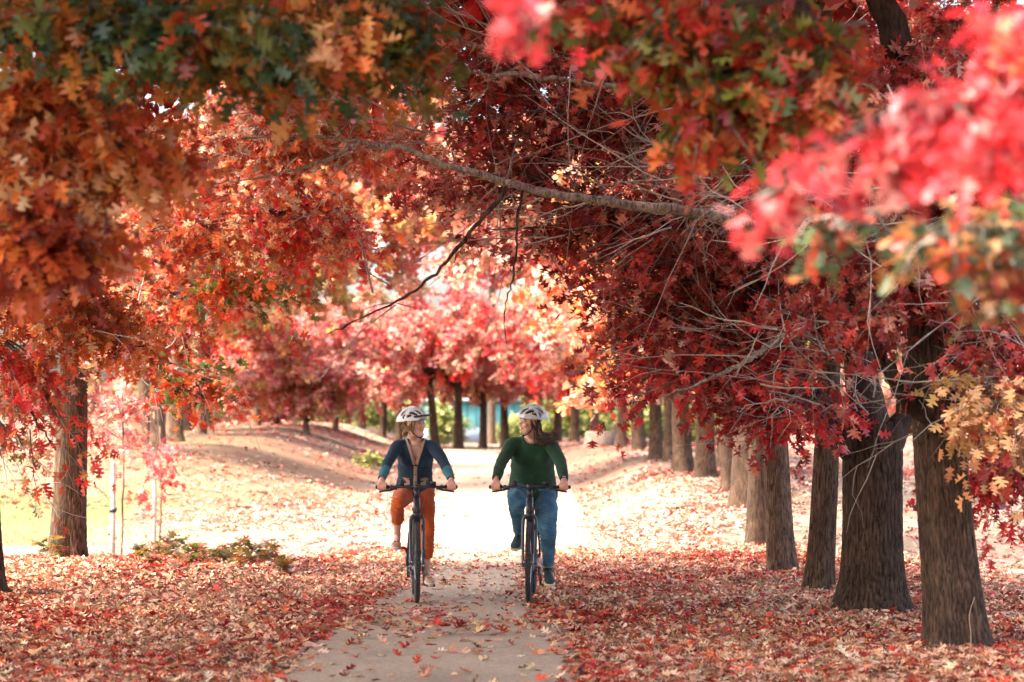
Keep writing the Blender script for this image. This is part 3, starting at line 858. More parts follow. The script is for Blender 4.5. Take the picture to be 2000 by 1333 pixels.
# ---- right row further on
def right_tree(px, d, r, lean, label, pal, seed, top_px=None, hi=False, kind='lite', cz=4.6, cr_r=(2.4, 2.2, 1.9), n=26, twg=True, sizes=(.11, .17), bark=1.0, name='oak_tree', group=EDGE, nl=9, ns=7, zlow=2.3, off=0.0, lowb=.6):
    t = tree_root(name, label, None, group)
    b = at(px, d)
    rg = np.random.default_rng(seed)
    g = b[2]
    top = np.array([b[0] + lean, b[1] + rg.uniform(-.2, .2), g + cz - .6])
    V, Q, c = trunk_np(b, r, top, (rg.normal(0, .05), 0), rg, hi, .62, .35, BARKC * bark)
    add('trunk', mesh_np('trunk', V, Q, M_BARK, c), t)
    cr = Crown(seed + 500)
    nlobe = 7
    for q in range(nlobe):
        a = q / nlobe * 6.283 + rg.uniform(-.4, .4)
        rr = rg.uniform(.5, .8) if q else 0
        c = np.array([top[0] + off + math.cos(a) * rr * cr_r[0], top[1] + math.sin(a) * rr * cr_r[1], g + cz + rg.uniform(-lowb, .6) * cr_r[2]])
        c[2] = max(c[2], g + zlow + .9)
        root = np.array([top[0], top[1], g + cz - 1.2 + rg.uniform(0, .6)])
        st = np.array([b[0] + lean * .7, (b[1] + top[1]) / 2, root[2] - .5])
        limb('branch', [st, (st + c) / 2 + np.array([0, 0, .1]), c], r * .42, .02, t, rg, BARKC * .5 * bark, 10, 7, .03)
        cr.lobe(c, (cr_r[0] * .58, cr_r[1] * .58, cr_r[2] * .52), n, ns, nl, pal, size=sizes, root=(root + c) / 2, kind=kind, tw=twg, br=.012)
    cr.finish(t)
    recentre(t, b)
    return t
right_tree(1598, 23.6, .135, .10, 'slim leaning oak trunk with a burl, third from the lower right corner', DARK + RED[:2], 21, hi=True, bark=.75, cz=5.4, n=12)
right_tree(1525, 26.6, .150, -.05, 'grey-brown oak trunk, fourth from the lower right corner', DARK + RED[:1], 22, hi=True, bark=1.0, cz=5.0, n=12)
right_tree(1478, 31.5, .150, .05, 'pale grey trunk half hidden behind the fourth oak on the right', ORED, 23, bark=.55, n=10, cz=4.6, cr_r=(2.0, 2.0, 1.7))
right_tree(1452, 37, .20, .05, 'stout pale grey blurred oak trunk right of the sixth gap', ORED + YELLOW[:1], 24, bark=.6, n=10, cz=4.8)
BACK = 'blurred oaks further along the path'
spec = [(1425, 40, .13, 'thin blurred trunk just left of the stout pale one on the right', ORANGE),
        (1374, 45, .19, 'blurred trunk left of a narrow gap, orange leaves hanging beside it, right side', ORANGE),
        (1335, 47, .20, 'wide-footed blurred trunk of the right row, between two darker ones', ORED),
        (1308, 56, .15, 'dark blurred trunk leaning slightly, right row behind the wide-footed trunk', ORANGE),
        (1281, 59, .17, 'dark blurred straight trunk in the middle of the right row', ORED),
        (1249, 68, .20, 'grey blurred trunk right of the bright gap, right row', PEACH),
        (1211, 74, .17, 'grey tapered trunk at the right of the white gap in the trees', PINK),
        (1160, 80, .13, 'thin leaning trunk beside the low stump', RED),
        (1121, 86, .17, 'blurred trunk right of the green sweater helmet', RED),
        (1088, 95, .17, 'far blurred trunk just right of the white helmets height', PEACH)]
spec[-1] = (1088, 95, .17, 'far blurred trunk close behind the shoulder of the green sweater rider', PEACH)
for k, (px, d, r, lb, pal) in enumerate(spec):
    right_tree(px, d, r, rng.normal(0, .12), lb, pal + PEACH[:2], 40 + k, kind='far', n=9, twg=False, sizes=(.21, .32), bark=.75, cz=3.9, cr_r=(2.7, 2.5, 2.2), group=BACK, zlow=1.7, lowb=.9)
# row closing the end of the view
spec = [(987, 96, .18, 0, 'grey far trunk between the two riders, nearest the green sweater', PEACH), (943, 93, .16, 0, 'dark far trunk in front of the teal building', PINK + PEACH),
        (895, 91, .19, 0, 'darkest far trunk, close behind the shoulder of the blue cardigan rider', RED), (851, 90, .17, -.35, 'leaning far trunk just right of the blue cardigan rider helmet', PINK),
        (812, 99, .15, 0, 'far trunk right above the helmet of the blue cardigan rider', PINK + PEACH), (779, 97, .15, 0, 'far trunk just left of the blue cardigan rider helmet', PINK),
        (746, 101, .16, 0, 'dark far trunk, second from the left of the row across the path end', ORED), (707, 104, .15, 0, 'leftmost far trunk of the row across the path end', ORED)]
for k, (px, d, r, ln, lb, pal) in enumerate(spec):
    right_tree(px, d, r, ln, lb, pal + PEACH, 70 + k, kind='far', n=9, twg=False, sizes=(.23, .35), bark=.55, cz=3.9, cr_r=(3.2, 2.8, 2.4), group=BACK, zlow=2.15, lowb=.85)

# ---- left row
t = tree_root('oak_tree', 'oak trunk standing on the leafy verge at the left, orange-red leaves before it', None, EDGE)
b = at(130, 27.4)
rg = np.random.default_rng(3)
V, Q, c = trunk_np(b, .20, np.array([b[0] + .02, b[1] + .1, 4.4]), (.05, 0), rg, True, .66, .22, BARKC * .72)
add('trunk', mesh_np('trunk', V, Q, M_BARK, c), t)
limb('branch', [P(140, 520, 27.3), P(260, 480, 26.8), P(420, 430, 26), P(600, 400, 25)], .07, .012, t, rg, BARKC * .6, wob=.04)
limb('branch', [P(135, 600, 27.3), P(230, 640, 26.5), P(330, 720, 25.6), P(400, 780, 25.2)], .05, .006, t, rg, BARKC * .6, wob=.04)
limb('branch', [P(140, 400, 27.4), P(300, 250, 27), P(480, 120, 26.5), P(650, 60, 26)], .08, .015, t, rg, BARKC * .6, wob=.04)
limb('branch', [P(135, 450, 27.4), P(60, 300, 27.6), P(-100, 100, 28)], .08, .03, t, rg, BARKC * .6, wob=.04)
cr = Crown(13)
SL = (.082, .135)
px_lobe(cr, 480, 420, 25.6, 210, 110, 1.3, 42, 7, 10, ORED, (200, 480, 27), size=SL, kind='lite')
px_lobe(cr, 640, 440, 25.3, 150, 90, 1.0, 26, 6, 10, ORED + RED[:1], (420, 430, 26), size=SL, kind='lite')
px_lobe(cr, 420, 270, 26, 230, 120, 1.3, 36, 7, 10, ORED + PEACH[:1], (200, 380, 27.2), size=SL, kind='lite')
px_lobe(cr, 660, 250, 25.6, 200, 120, 1.2, 36, 7, 10, ORED + PEACH[:2], (420, 300, 26), size=SL, kind='lite')
px_lobe(cr, 640, 120, 26, 250, 110, 1.2, 32, 7, 10, ORED + PINK, (420, 160, 26.4), size=SL, kind='lite')
px_lobe(cr, 320, 620, 26.3, 170, 90, 1.0, 28, 7, 10, ORED, (180, 560, 27), size=SL, kind='lite')
px_lobe(cr, 500, 545, 25.3, 110, 50, .6, 10, 6, 9, MIXGR, (330, 560, 26), size=SL, kind='lite')
px_lobe(cr, 400, 745, 25.2, 75, 50, .5, 9, 6, 9, MIXGR, (300, 700, 25.7), size=SL, kind='lite')
px_lobe(cr, 280, 670, 25.9, 80, 50, .6, 12, 6, 9, ORED, (200, 620, 26.6), size=SL, kind='lite')
px_lobe(cr, 130, 560, 27.0, 200, 100, 1.2, 26, 7, 10, ORANGE, (140, 520, 27.3), size=SL, kind='lite')
cr2 = Crown(213)  # unseen lobes overhead, kept few so sun reaches the leaves below
for q in range(8):
    cc = np.array([b[0] + rg.uniform(.5, 5.0), b[1] + rg.uniform(-3.4, -.5), rg.uniform(6.6, 9.6)])
    cr2.lobe(cc, (1.6, 1.4, .8), 11, 7, 9, ORED, size=(.25, .34), root=(b[0], b[1], 5.0), tw=False, kind='far')
cr2.finish(t)
cr.bare(P(340, 640, 25.4), (.5, .4, .6), 60, dirv=(.3, 0, -.6))
cr.bare(P(560, 230, 24.8), (.9, .4, .5), 110)
cr.finish(t, 230)
recentre(t, b)

t = tree_root('oak_tree', 'oak mostly outside the left edge, drooping orange and red leaves before the verge trunk', None, EDGE)
b = at(-35, 22.6)
rg = np.random.default_rng(4)
V, Q, c = trunk_np(b, .20, np.array([b[0] - .05, b[1], 4.2]), (-.03, 0), rg, True, .7, .2, BARKC * .8)
add('trunk', mesh_np('trunk', V, Q, M_BARK, c), t)
limb('branch', [P(-45, 480, 22.6), P(20, 560, 22.3), P(110, 605, 22.0), P(200, 640, 21.8), P(300, 690, 21.6)], .045, .006, t, rg, BARKC * .45, wob=.025)
limb('branch', [P(-45, 560, 22.6), P(10, 700, 22.0), P(60, 800, 21.6), P(110, 880, 21.4)], .03, .004, t, rg, BARKC * .6, wob=.02)
limb('branch', [P(-45, 350, 22.6), P(150, 100, 22.5), P(350, -150, 22)], .09, .03, t, rg, BARKC * .6, wob=.03)
cr = Crown(14)
px_lobe(cr, 110, 560, 22.0, 190, 75, .9, 30, 7, 10, ORANGE + ORED[:1], (-45, 500, 22.5), size=S0, kind='lite')
px_lobe(cr, 210, 625, 21.8, 110, 45, .6, 14, 6, 10, ORANGE, (60, 590, 22), size=S0, kind='lite')
px_lobe(cr, 45, 730, 21.8, 110, 70, .5, 12, 6, 9, RED[:2] + ORED, (-30, 640, 22.2), size=S0, kind='lite', droop=.6, hang=.9)
px_lobe(cr, 20, 880, 21.6, 45, 45, .3, 4, 5, 7, ORED + MIXGR[:1], (-40, 760, 22), size=S0, kind='lite', droop=.6, hang=.9)
px_lobe(cr, 120, 830, 21.5, 40, 60, .3, 4, 5, 7, RED[:2] + ORED, (60, 720, 22), size=S0, kind='lite', droop=.7, hang=.9)
px_lobe(cr, 250, 190, 23.5, 160, 90, 1.0, 14, 6, 9, ORED, (0, 250, 23), size=S0, kind='lite')
px_lobe(cr, 40, 420, 22.4, 180, 130, 1.0, 20, 7, 10, ORED, (-45, 430, 22.6), size=S0, kind='lite')
cr2 = Crown(214)  # unseen lobes overhead, spread wide to shade riders and ground
for q in range(24):
    cc = np.array([b[0] + rg.uniform(-5.0, 4.8), b[1] + rg.uniform(-3.2, 2.0), rg.uniform(5.8, 9.4)])
    cr2.lobe(cc, (1.6, 1.6, .8), 11, 7, 9, ORED, size=(.25, .34), root=(b[0], b[1], 4.6), tw=False, kind='far')
cr2.finish(t)
cr.bare(P(40, 760, 21.8), (.35, .3, .5), 50, dirv=(.3, 0, -.5))
cr.finish(t, 220)
recentre(t, b)

SHR0 = [((.2, .2, .05), 3)]
# left row beyond the saplings, on the bank
spec = [(310, 52, .17, 'blurred trunk standing behind the second white stake', PEACH + ORED), (338, 64, .20, 'dark blurred trunk on top of the grassy bank, nearest the stakes', ORED + YELLOW),
        (366, 70, .18, 'middle one of the three trunks on the grassy bank', YELLOW), (402, 73, .22, 'pale grey trunk on the crest of the grassy bank', YELLOW + RED[:1])]
for k, (px, d, r, lb, pal) in enumerate(spec):
    right_tree(px, d, r, 0, lb, pal, 90 + k, kind='far', n=12, twg=False, sizes=(.21, .32), bark=.9 if k in (0, 3) else .45, cz=5.0, cr_r=(3.0, 2.6, 2.4), group='blurred oaks on the left bank', zlow=2.7, lowb=.5)
spec = [(500, 80, .16, 'small bright red crowned tree behind the bank', RED, 3.2, (1.6, 1.5, .8), 1.6, 0), (600, 76, .10, 'low tree with pink and orange leaves on the slope left of the riders', PEACH + YELLOW[:1] + PINK, 1.9, (2.2, 2.0, 1.7), .2, 0),
        (392, 66, .15, 'yellow crowned tree arching from the bank towards the path', YELLOW, 4.8, (3.0, 2.6, 2.0), 2.6, 2.2), (655, 88, .10, 'pink and peach tree left of the row across the path end', PINK + PEACH, 2.4, (2.6, 2.4, 2.2), .3, 0), (540, 84, .10, 'pinkish bush-like oak behind the bank, beside the small bright red tree', PINK + PEACH + ORANGE[:1], 1.9, (2.2, 2.0, 1.9), .2, 0)]
for k, (px, d, r, lb, pal, cz, crr, zl, of_) in enumerate(spec):
    right_tree(px, d, r, 0, lb, pal, 110 + k, off=of_, kind='far', n=13, twg=False, sizes=(.21, .32), bark=1.0, cz=cz, cr_r=crr, group='blurred oaks on the left bank', zlow=zl)
# big crowns closing the avenue behind
spec = [(760, 58, 7.0, PEACH + YELLOW[:2] + PINK[:2], 'tall peach and yellow oak arching over the path behind the riders', -8.1), (1180, 52, 6.2, PEACH, 'sunlit peach crowned oak of the right row behind the dark crown', 4.6),
        (880, 78, 8.0, PINK, 'tall pink crowned oak arching over the far path', -9.9), (1040, 84, 8.0, PINK + PEACH[:1], 'pink and red oak behind the heads of the riders', 5.5), (560, 54, 7.0, ORED + YELLOW[:2], 'tall orange and yellow oak on the left bank behind the saplings', -8.2),
        (950, 118, 12.0, PINK + PEACH, 'tallest far pink oak beyond the row across the path end', -1.0), (760, 122, 12.0, PEACH + YELLOW, 'tall far peach oak beyond the path end, left', -15), (1150, 120, 12.0, PEACH + PINK, 'tall far peach oak beyond the path end, right', 5.0)]
for k, (px, d, cz, pal, lb, tx) in enumerate(spec):
    c0 = (px - 1000) / FPX * d
    base_px = 1000 + tx / d * FPX
    right_tree(base_px, d, .2, 0, lb, pal, 130 + k, kind='far', n=12, twg=False, sizes=(.27, .40), bark=1.0, cz=cz, cr_r=(4.0 if d < 100 else 5.5, 3.2, 3.0 if d < 100 else 4.5), group='tall oaks closing the avenue', zlow=3.6, off=c0 - tx)

# ---- near crowns whose trunks stand beside the camera, outside the frame
t = tree_root('oak_tree', 'out of focus orange and olive oak foliage filling the upper left corner', None, EDGE)
b = at(-1050, 11.2)
rg = np.random.default_rng(5)
V, Q, c = trunk_np(b, .2, np.array([b[0], b[1], 4.0]), (0, 0), rg, False, .7, .3)
add('trunk', mesh_np('trunk', V, Q, M_BARK, c), t)
limb('branch', [(b[0], b[1], 2.2), P(-500, 250, 11.6), P(-150, 200, 12), P(150, 300, 12)], .09, .012, t, rg, BARKD, wob=.02)
limb('branch', [(b[0], b[1], 2.8), P(-450, 0, 11.4), P(0, 60, 11.4), P(360, 85, 11.4), P(530, 80, 11.4), P(700, 60, 11.4)], .08, .014, t, rg, BARKD * .8, wob=.015)
limb('branch', [P(360, 85, 11.4), P(385, 70, 11.4), P(372, 0, 11.5), P(360, -80, 11.6)], .018, .01, t, rg, BARKD * .8, wob=.006)
cr = Crown(15)
SN = (.085, .13)
px_lobe(cr, 130, 200, 12.0, 170, 110, .5, 22, 6, 9, ORANGE, (-150, 200, 12), size=SN, kind='mid')
px_lobe(cr, 270, 300, 11.8, 130, 80, .4, 18, 6, 9, ORANGE, (0, 260, 12), size=SN, kind='mid')
px_lobe(cr, 100, 360, 11.8, 150, 110, .5, 20, 6, 9, ORANGE, (-150, 300, 12), size=SN, kind='mid')
px_lobe(cr, 130, 460, 11.6, 160, 70, .5, 20, 6, 9, [((.36, .06, .015), 3), ((.22, .03, .012), 3), ((.45, .11, .02), 1)], (-150, 350, 12), size=SN, kind='mid')  # darker reds put the shade under the cluster into the leaf colour
px_lobe(cr, 200, 40, 11.2, 250, 50, .5, 14, 6, 9, OLIVE, (-100, 40, 11.4), size=SN, kind='mid')
px_lobe(cr, 520, 70, 11.0, 230, 75, .5, 26, 6, 9, OLIVE, (200, 60, 11.4), size=SN, kind='mid')
px_lobe(cr, 770, 60, 11.2, 70, 90, .3, 9, 6, 8, OLIVE, (620, 0, 11.4), size=SN, kind='mid', droop=.6)
px_lobe(cr, 660, 60, 11.0, 80, 60, .3, 6, 6, 8, ORANGE + YELLOW[:1], (560, 20, 11.4), size=SN, kind='mid')
cr2 = Crown(215)  # unseen overhead lobes, stretched leftwards to shade the near ground
for q in range(30):
    cc = np.array([b[0] + rg.uniform(-5.0, 5.2), b[1] + rg.uniform(-2.8, 4.6), rg.uniform(4.9, 8.6)])
    cr2.lobe(cc, (1.5, 1.5, .7), 11, 7, 9, ORANGE, size=(.25, .34), root=(b[0], b[1], 4.0), tw=False, kind='far')
cr2.finish(t)
cr.finish(t, 280)
recentre(t, b)

t = tree_root('oak_tree', 'strongly blurred pink, red and olive oak foliage filling the upper right corner', None, EDGE)
b = at(2650, 9.0)
rg = np.random.default_rng(6)
V, Q, c = trunk_np(b, .2, np.array([b[0], b[1], 3.8]), (0, 0), rg, False, .7, .3)
add('trunk', mesh_np('trunk', V, Q, M_BARK, c), t)
limb('branch', [(b[0], b[1], 2.3), P(2300, 250, 7.5), P(2000, 180, 6.8), P(1700, 240, 6.4), P(1480, 380, 6.3)], .05, .003, t, rg, BARKD, wob=.01)
limb('branch', [(b[0], b[1], 2.8), P(2300, -100, 10), P(1800, -60, 10.4), P(1580, -20, 10.4), P(1600, 60, 10.3), P(1640, 140, 10.3)], .06, .028, t, rg, BARKD, wob=.01)
limb('branch', [P(1560, -40, 10.4), P(1440, 0, 10.3), P(1465, 70, 10.3), P(1500, 85, 10.3), P(1590, 75, 10.3)], .02, .008, t, rg, BARKD, wob=.006)
cr = Crown(16)
PINKN = [((.40, .035, .04), 4), ((.48, .11, .10), 2.2), ((.30, .018, .022), 3.5), ((.5, .22, .19), 1.0)]
SP = (.06, .092)
px_lobe(cr, 1830, 190, 6.2, 120, 55, .22, 6, 5, 7, PINKN + RED[:1], (2100, 200, 6.8), size=SP, kind='mid', L=(.06, .14))
px_lobe(cr, 1910, 280, 6.0, 120, 85, .25, 7, 5, 7, PINKN + RED[:1], (2150, 230, 6.8), size=SP, kind='mid', L=(.06, .14))
px_lobe(cr, 1740, 300, 6.3, 60, 60, .15, 4, 4, 7, PINKN + RED[:1], (1850, 260, 6.4), size=SP, kind='mid', L=(.05, .1))
px_lobe(cr, 1480, 385, 6.2, 45, 40, .1, 2, 3, 6, PINKN, (1560, 350, 6.3), size=SP, kind='mid', L=(.03, .08))
px_lobe(cr, 1600, 320, 6.2, 50, 30, .1, 2, 3, 5, PINKN, (1660, 280, 6.3), size=SP, kind='mid', L=(.03, .08))
px_lobe(cr, 1010, 30, 6.2, 22, 32, .06, 2, 3, 6, PINKN, (1000, -60, 6.4), size=SP, kind='mid', L=(.02, .05), droop=.7)
px_lobe(cr, 1960, 60, 6.6, 120, 50, .3, 5, 5, 7, RED, (2100, 80, 6.8), size=SP, kind='mid', L=(.06, .14))
px_lobe(cr, 1870, 455, 7.4, 150, 75, .3, 10, 5, 7, GREENOR, (2150, 430, 7.6), size=SP, kind='mid', L=(.07, .18), droop=.7)
px_lobe(cr, 1640, 430, 7.6, 45, 45, .2, 3, 4, 6, GREENOR, (1800, 400, 7.6), size=SP, kind='mid', L=(.07, .18), droop=.7)
px_lobe(cr, 1960, 570, 7.4, 40, 45, .2, 3, 4, 7, GREENOR, (2080, 500, 7.6), size=SP, kind='mid', L=(.07, .18), droop=.7)
px_lobe(cr, 1420, 110, 10.2, 200, 100, .4, 18, 5, 8, REDGREEN, (1700, 40, 10.4), size=SN, kind='mid')
px_lobe(cr, 1300, 60, 10.2, 160, 60, .4, 10, 5, 8, REDGREEN, (1560, -20, 10.4), size=SN, kind='mid')
px_lobe(cr, 1100, 15, 10.2, 150, 30, .3, 6, 5, 7, REDGREEN + RED[:1], (1350, -60, 10.4), size=SN, kind='mid')
px_lobe(cr, 1380, 230, 10.2, 90, 60, .3, 6, 5, 8, REDGREEN, (1500, 120, 10.3), size=SN, kind='mid', droop=.6)
px_lobe(cr, 1570, 180, 10.2, 130, 80, .4, 10, 5, 8, REDGREEN, (1640, 60, 10.3), size=SN, kind='mid')
cr2 = Crown(216)  # unseen lobes over the path, added to keep sun off the olive leaves
for q in range(17):
    cc = np.array([b[0] + rg.uniform(-5.2, 1.0), b[1] + rg.uniform(-.2, 3.6), rg.uniform(5.0, 7.2)])
    cr2.lobe(cc, (1.4, 1.4, .8), 11, 7, 9, RED + ORED, size=(.25, .34), root=(b[0], b[1], 3.8), tw=False, kind='far')
cr2.finish(t); cr.finish(t, 280)
recentre(t, b)

# added oak of the left row, unseen outside the frame, there to shade the path
t = tree_root('oak_tree', 'unseen oak added outside the left edge to shade the path', None, EDGE)
b = at(-440, 16.6)
rg = np.random.default_rng(8)
V, Q, c = trunk_np(b, .19, np.array([b[0], b[1], 4.4]), (0, 0), rg, False, .7, .3)
add('trunk', mesh_np('trunk', V, Q, M_BARK, c), t)
cr = Crown(17)
for q in range(32):
    cc = np.array([b[0] + rg.uniform(-5.0, 5.2), b[1] + rg.uniform(-3.2, 3.4), rg.uniform(5.7, 9.2)])
    limb('branch', [(b[0], b[1], 4.0), (b + cc) / 2 + np.array([0, 0, 2.2]), cc], .05, .015, t, rg, BARKC * .6, 8, 6)
    cr.lobe(cc, (1.6, 1.6, .8), 11, 7, 9, ORED, size=(.25, .34), root=(b[0], b[1], 4.4), tw=False, kind='far')
cr.finish(t)
recentre(t, b)
# ------------------------------------------------------------------ saplings, stakes, seedlings, distance
M_STAKE = plain('pale_stake_wood', (.40, .36, .32), .8, noise=.25, nscale=30, bump=.3, bscale=60)
M_BLACK = plain('black_plastic', (.02, .02, .022), .5)
def stake(px, d, top, label, tie_z):
    b = at(px, d)
    t = empty('tree_stake', b)
    tag(t, label, 'stake', 'pale stakes beside the saplings')
    m = MB(); m.tube([(0, 0, -.1), (.005, 0, top * .5), (0, .01, top - .02), (0, .01, top)], [.031, .031, .030, .02], 8)
    m.build('post', M_STAKE, t)
    if tie_z:
        m = MB(); m.torus((0, 0, tie_z), .036, .012, 'z', 16, 6, 2.2); m.tube([(.02, 0, tie_z), (.05, .02, tie_z + .03)], .012, 6)
        m.build('tie', M_BLACK, t)
    return b
b1 = stake(222, 31.2, 1.42, 'pale thin stake with a black tie, nearest the big left trunk', .80)
b2 = stake(303, 36.5, 1.12, 'shorter pale stake further back, right of the one with a black tie', 0)
def sapling(px, d, h, label, pal, seed, pts):
    t = tree_root('oak_sapling', label, None, 'young oaks tied to stakes')
    b = at(px, d); rg = np.random.default_rng(seed)
    limb('trunk', [b + np.array([0, 0, -.05]), b + np.array([.03, 0, h * .5]), b + np.array([0, .05, h])], .018, .007, t, rg, BARKC * 1.8, 14, 7, .01)
    cr = Crown(seed)
    for (x, y, rx, ry, nb) in pts:
        px_lobe(cr, x, y, d, rx, ry, .5, nb, 4, 6, pal, (px, y + 30, d), size=(.09, .13), L=(.15, .4), br=.006)
    cr.finish(t); recentre(t, b)
sapling(238, 31.4, 2.4, 'young oak with pale pink leaves tied to the black banded stake', PEACH + PINK[:2], 301, [(235, 790, 60, 40, 6), (205, 830, 25, 40, 3), (262, 860, 18, 45, 3), (280, 790, 40, 25, 3)])
sapling(312, 36.2, 1.9, 'young oak with bright pink red leaves at the shorter stake', PINK + RED[:1], 302, [(312, 880, 35, 35, 4), (320, 925, 20, 30, 3), (290, 975, 30, 12, 2)])
b = at(337, 40)
m = MB(); m.tube([(0, 0, -.05), (0, 0, .10), (.005, 0, .13)], [.045, .045, .04], 12)
o = m.build('marker_post', M_BLACK); o.location = b
tag(o, 'small black stub standing in the pale grass right of the stakes', 'post')

# oak seedlings along the crest of the leafy verge
sg = np.random.default_rng(61)
SEED = [((.10, .11, .02), 3), ((.22, .15, .025), 3), ((.32, .12, .025), 2.5), ((.06, .09, .025), 1), ((.32, .05, .025), 2)]
for k in range(40):
    px = 275 + 290 * (k + sg.uniform(-.4, .4)) / 38; d = sg.uniform(25.2, 28.4)
    if k >= 38: px, d = (120, 26.8) if k == 38 else (92, 26.6)
    b = at(px, d)
    h = sg.choice([.06, .12, .2, .3]) * sg.uniform(.7, 1.2) if k < 38 else sg.uniform(.2, .3)
    t = empty('oak_seedling', b)
    where = ('on the crest of the leafy verge' if k < 38 else 'at the foot of the big left trunk')
    tag(t, 'small green and yellow oak seedling ' + where, 'seedling', 'oak seedlings ' + where)
    p = catmull([(0, 0, -.03), (sg.normal(0, .02), 0, h * .5), (sg.normal(0, .04), sg.normal(0, .03), h)], 6)
    m = MB(); m.tube(p, np.linspace(.004, .002, 6), 5); m.build('stem', plain('seedling_stem', (.12, .08, .04), .8) if k == 0 else bpy.data.materials['seedling_stem'], t)
    nl = sg.integers(9, 17)
    tt = sg.uniform(.35, 1, nl)
    q = p[(tt * 5).astype(int)]
    a = sg.uniform(0, 6.28, nl)
    Y = np.stack([np.cos(a), np.sin(a), sg.uniform(-.1, .8, nl)], -1); Z = np.stack([-np.cos(a) * .4, -np.sin(a) * .4, np.ones(nl)], -1)
    V, F, C = leaves_np('full', q, Y, Z, sg.uniform(.09, .15, nl), pick(SEED, nl, sg), sg, .3)
    o = add('foliage', mesh_np('foliage', V, F, M_LEAF, C), t); o['kind'] = 'stuff'
# a bare dead shoot beside the left trunk and a dry stem before the nearest right trunk
for (pts, r, lb) in (([P(72, 1128, 26.3), P(66, 1100, 26.3), P(62, 1078, 26.3)], .004, 'bare dark shoot standing left of the big left trunk'),
                     ([P(1891, 1285, 16.6), P(1893, 1240, 16.6), P(1890, 1200, 16.6), P(1901, 1165, 16.6)], .004, 'pale dry stem standing before the nearest right trunk')):
    m = MB(); m.tube(catmull(pts, 10), np.linspace(r, r * .5, 10), 5)
    o = m.build('dry_stem', plain('dry_stem', (.35, .25, .16), .8)); tag(o, lb, 'stem')

# grass on the sunny left lawn
gg = np.random.default_rng(62)
n = 26000
gy_ = gg.uniform(28, 52, n); gx_ = gg.uniform(-16, -4.2, n)
gs = sm(.42, .62, vnoise(gx_ * .35, gy_ * .22, 11)) * sm(-4.8, -8.0, gx_ - path_x(gy_))
kp = gg.random(n) < gs + .08
gx_, gy_ = gx_[kp], gy_[kp]; n = len(gx_)
a = gg.uniform(0, 6.28, n); hgt = gg.uniform(.03, .08, n); w = gg.uniform(.004, .008, n)
bp = np.stack([gx_, gy_, height(gx_, gy_) - .005], -1)
sd = np.stack([np.cos(a), np.sin(a), a * 0], -1); ln = np.stack([gg.normal(0, .5, n), gg.normal(0, .5, n), np.ones(n)], -1)
V = np.stack([bp - sd * w[:, None], bp + sd * w[:, None], bp + ln * hgt[:, None]], 1).reshape(-1, 3)
C = np.repeat(pick([((.11, .16, .045), 3), ((.20, .20, .08), 2), ((.28, .22, .12), 1.2)], n, gg), 3, 0)
o = add('grass', mesh_np('grass', V, np.arange(n * 3).reshape(-1, 3), M_LITTER, C)); tag(o, 'short sunlit green and straw grass on the left lawn', 'grass', kind='stuff')

# low stump beside the far right trunks
b = at(1172, 76)
t = empty('tree_stump', b); tag(t, 'low brown stump beside a thin leaning trunk of the far right row', 'stump')
m = MB(); p = [(0, 0, -.1), (0, 0, .1), (0, 0, .42)]; m.tube(p, [.62, .5, .46], 18, flat=.8); m.build('stump_body', plain('stump_bark', (.16, .11, .08), .9, noise=.4, nscale=8, bump=.6, bscale=20), t)
m = MB(); m.tube([(0, 0, .418), (0, 0, .434)], [.44, .43], 18, flat=.8); m.build('cut_face', plain('stump_wood', (.34, .24, .15), .8, noise=.3, nscale=12), t)

# teal building beyond the end of the path
g = float(height(-1.5, 132))
t = empty('teal_building', (-1.2, 132, g)); tag(t, 'low teal painted building seen between the far trunks', 'building')
M_TEAL = plain('teal_paint', (.07, .26, .27), .55, noise=.12, nscale=2)
m = MB(); m.box((0, 0, 1.1), (9, 4, 2.2)); m.build('wall', M_TEAL, t, False)
pmesh = None
for k in range(18):
    x = -4.25 + k * .5
    if pmesh is None:
        m = MB(); m.box((0, 0, 0), (.10, .03, 2.1)); V, F = m.arrays(); pmesh = mesh_np('cladding_rib', V, F, M_TEAL, None, False)
    o = add('cladding_rib', pmesh, t); o.location = (x, -2.016, 1.1)
m = MB(); m.box((0, 0, 2.3), (9.6, 4.8, .16)); m.build('roof', plain('roof_grey', (.25, .28, .3), .5), t, False)
m = MB(); m.box((-1.6, -2.05, .42), (5.6, .06, .8)); m.build('base_panel', plain('grey_blue_panel', (.22, .28, .36), .6), t, False)
m = MB(); m.box((3.2, -2.06, 1.0), (.9, .05, 1.9)); dd = m.build('door', plain('door_teal', (.04, .16, .17), .5), t, False)
m = MB(); m.box((2.85, -2.11, 1.0), (.12, .04, .04)); m.build('handle', M_BLACK, dd, False)

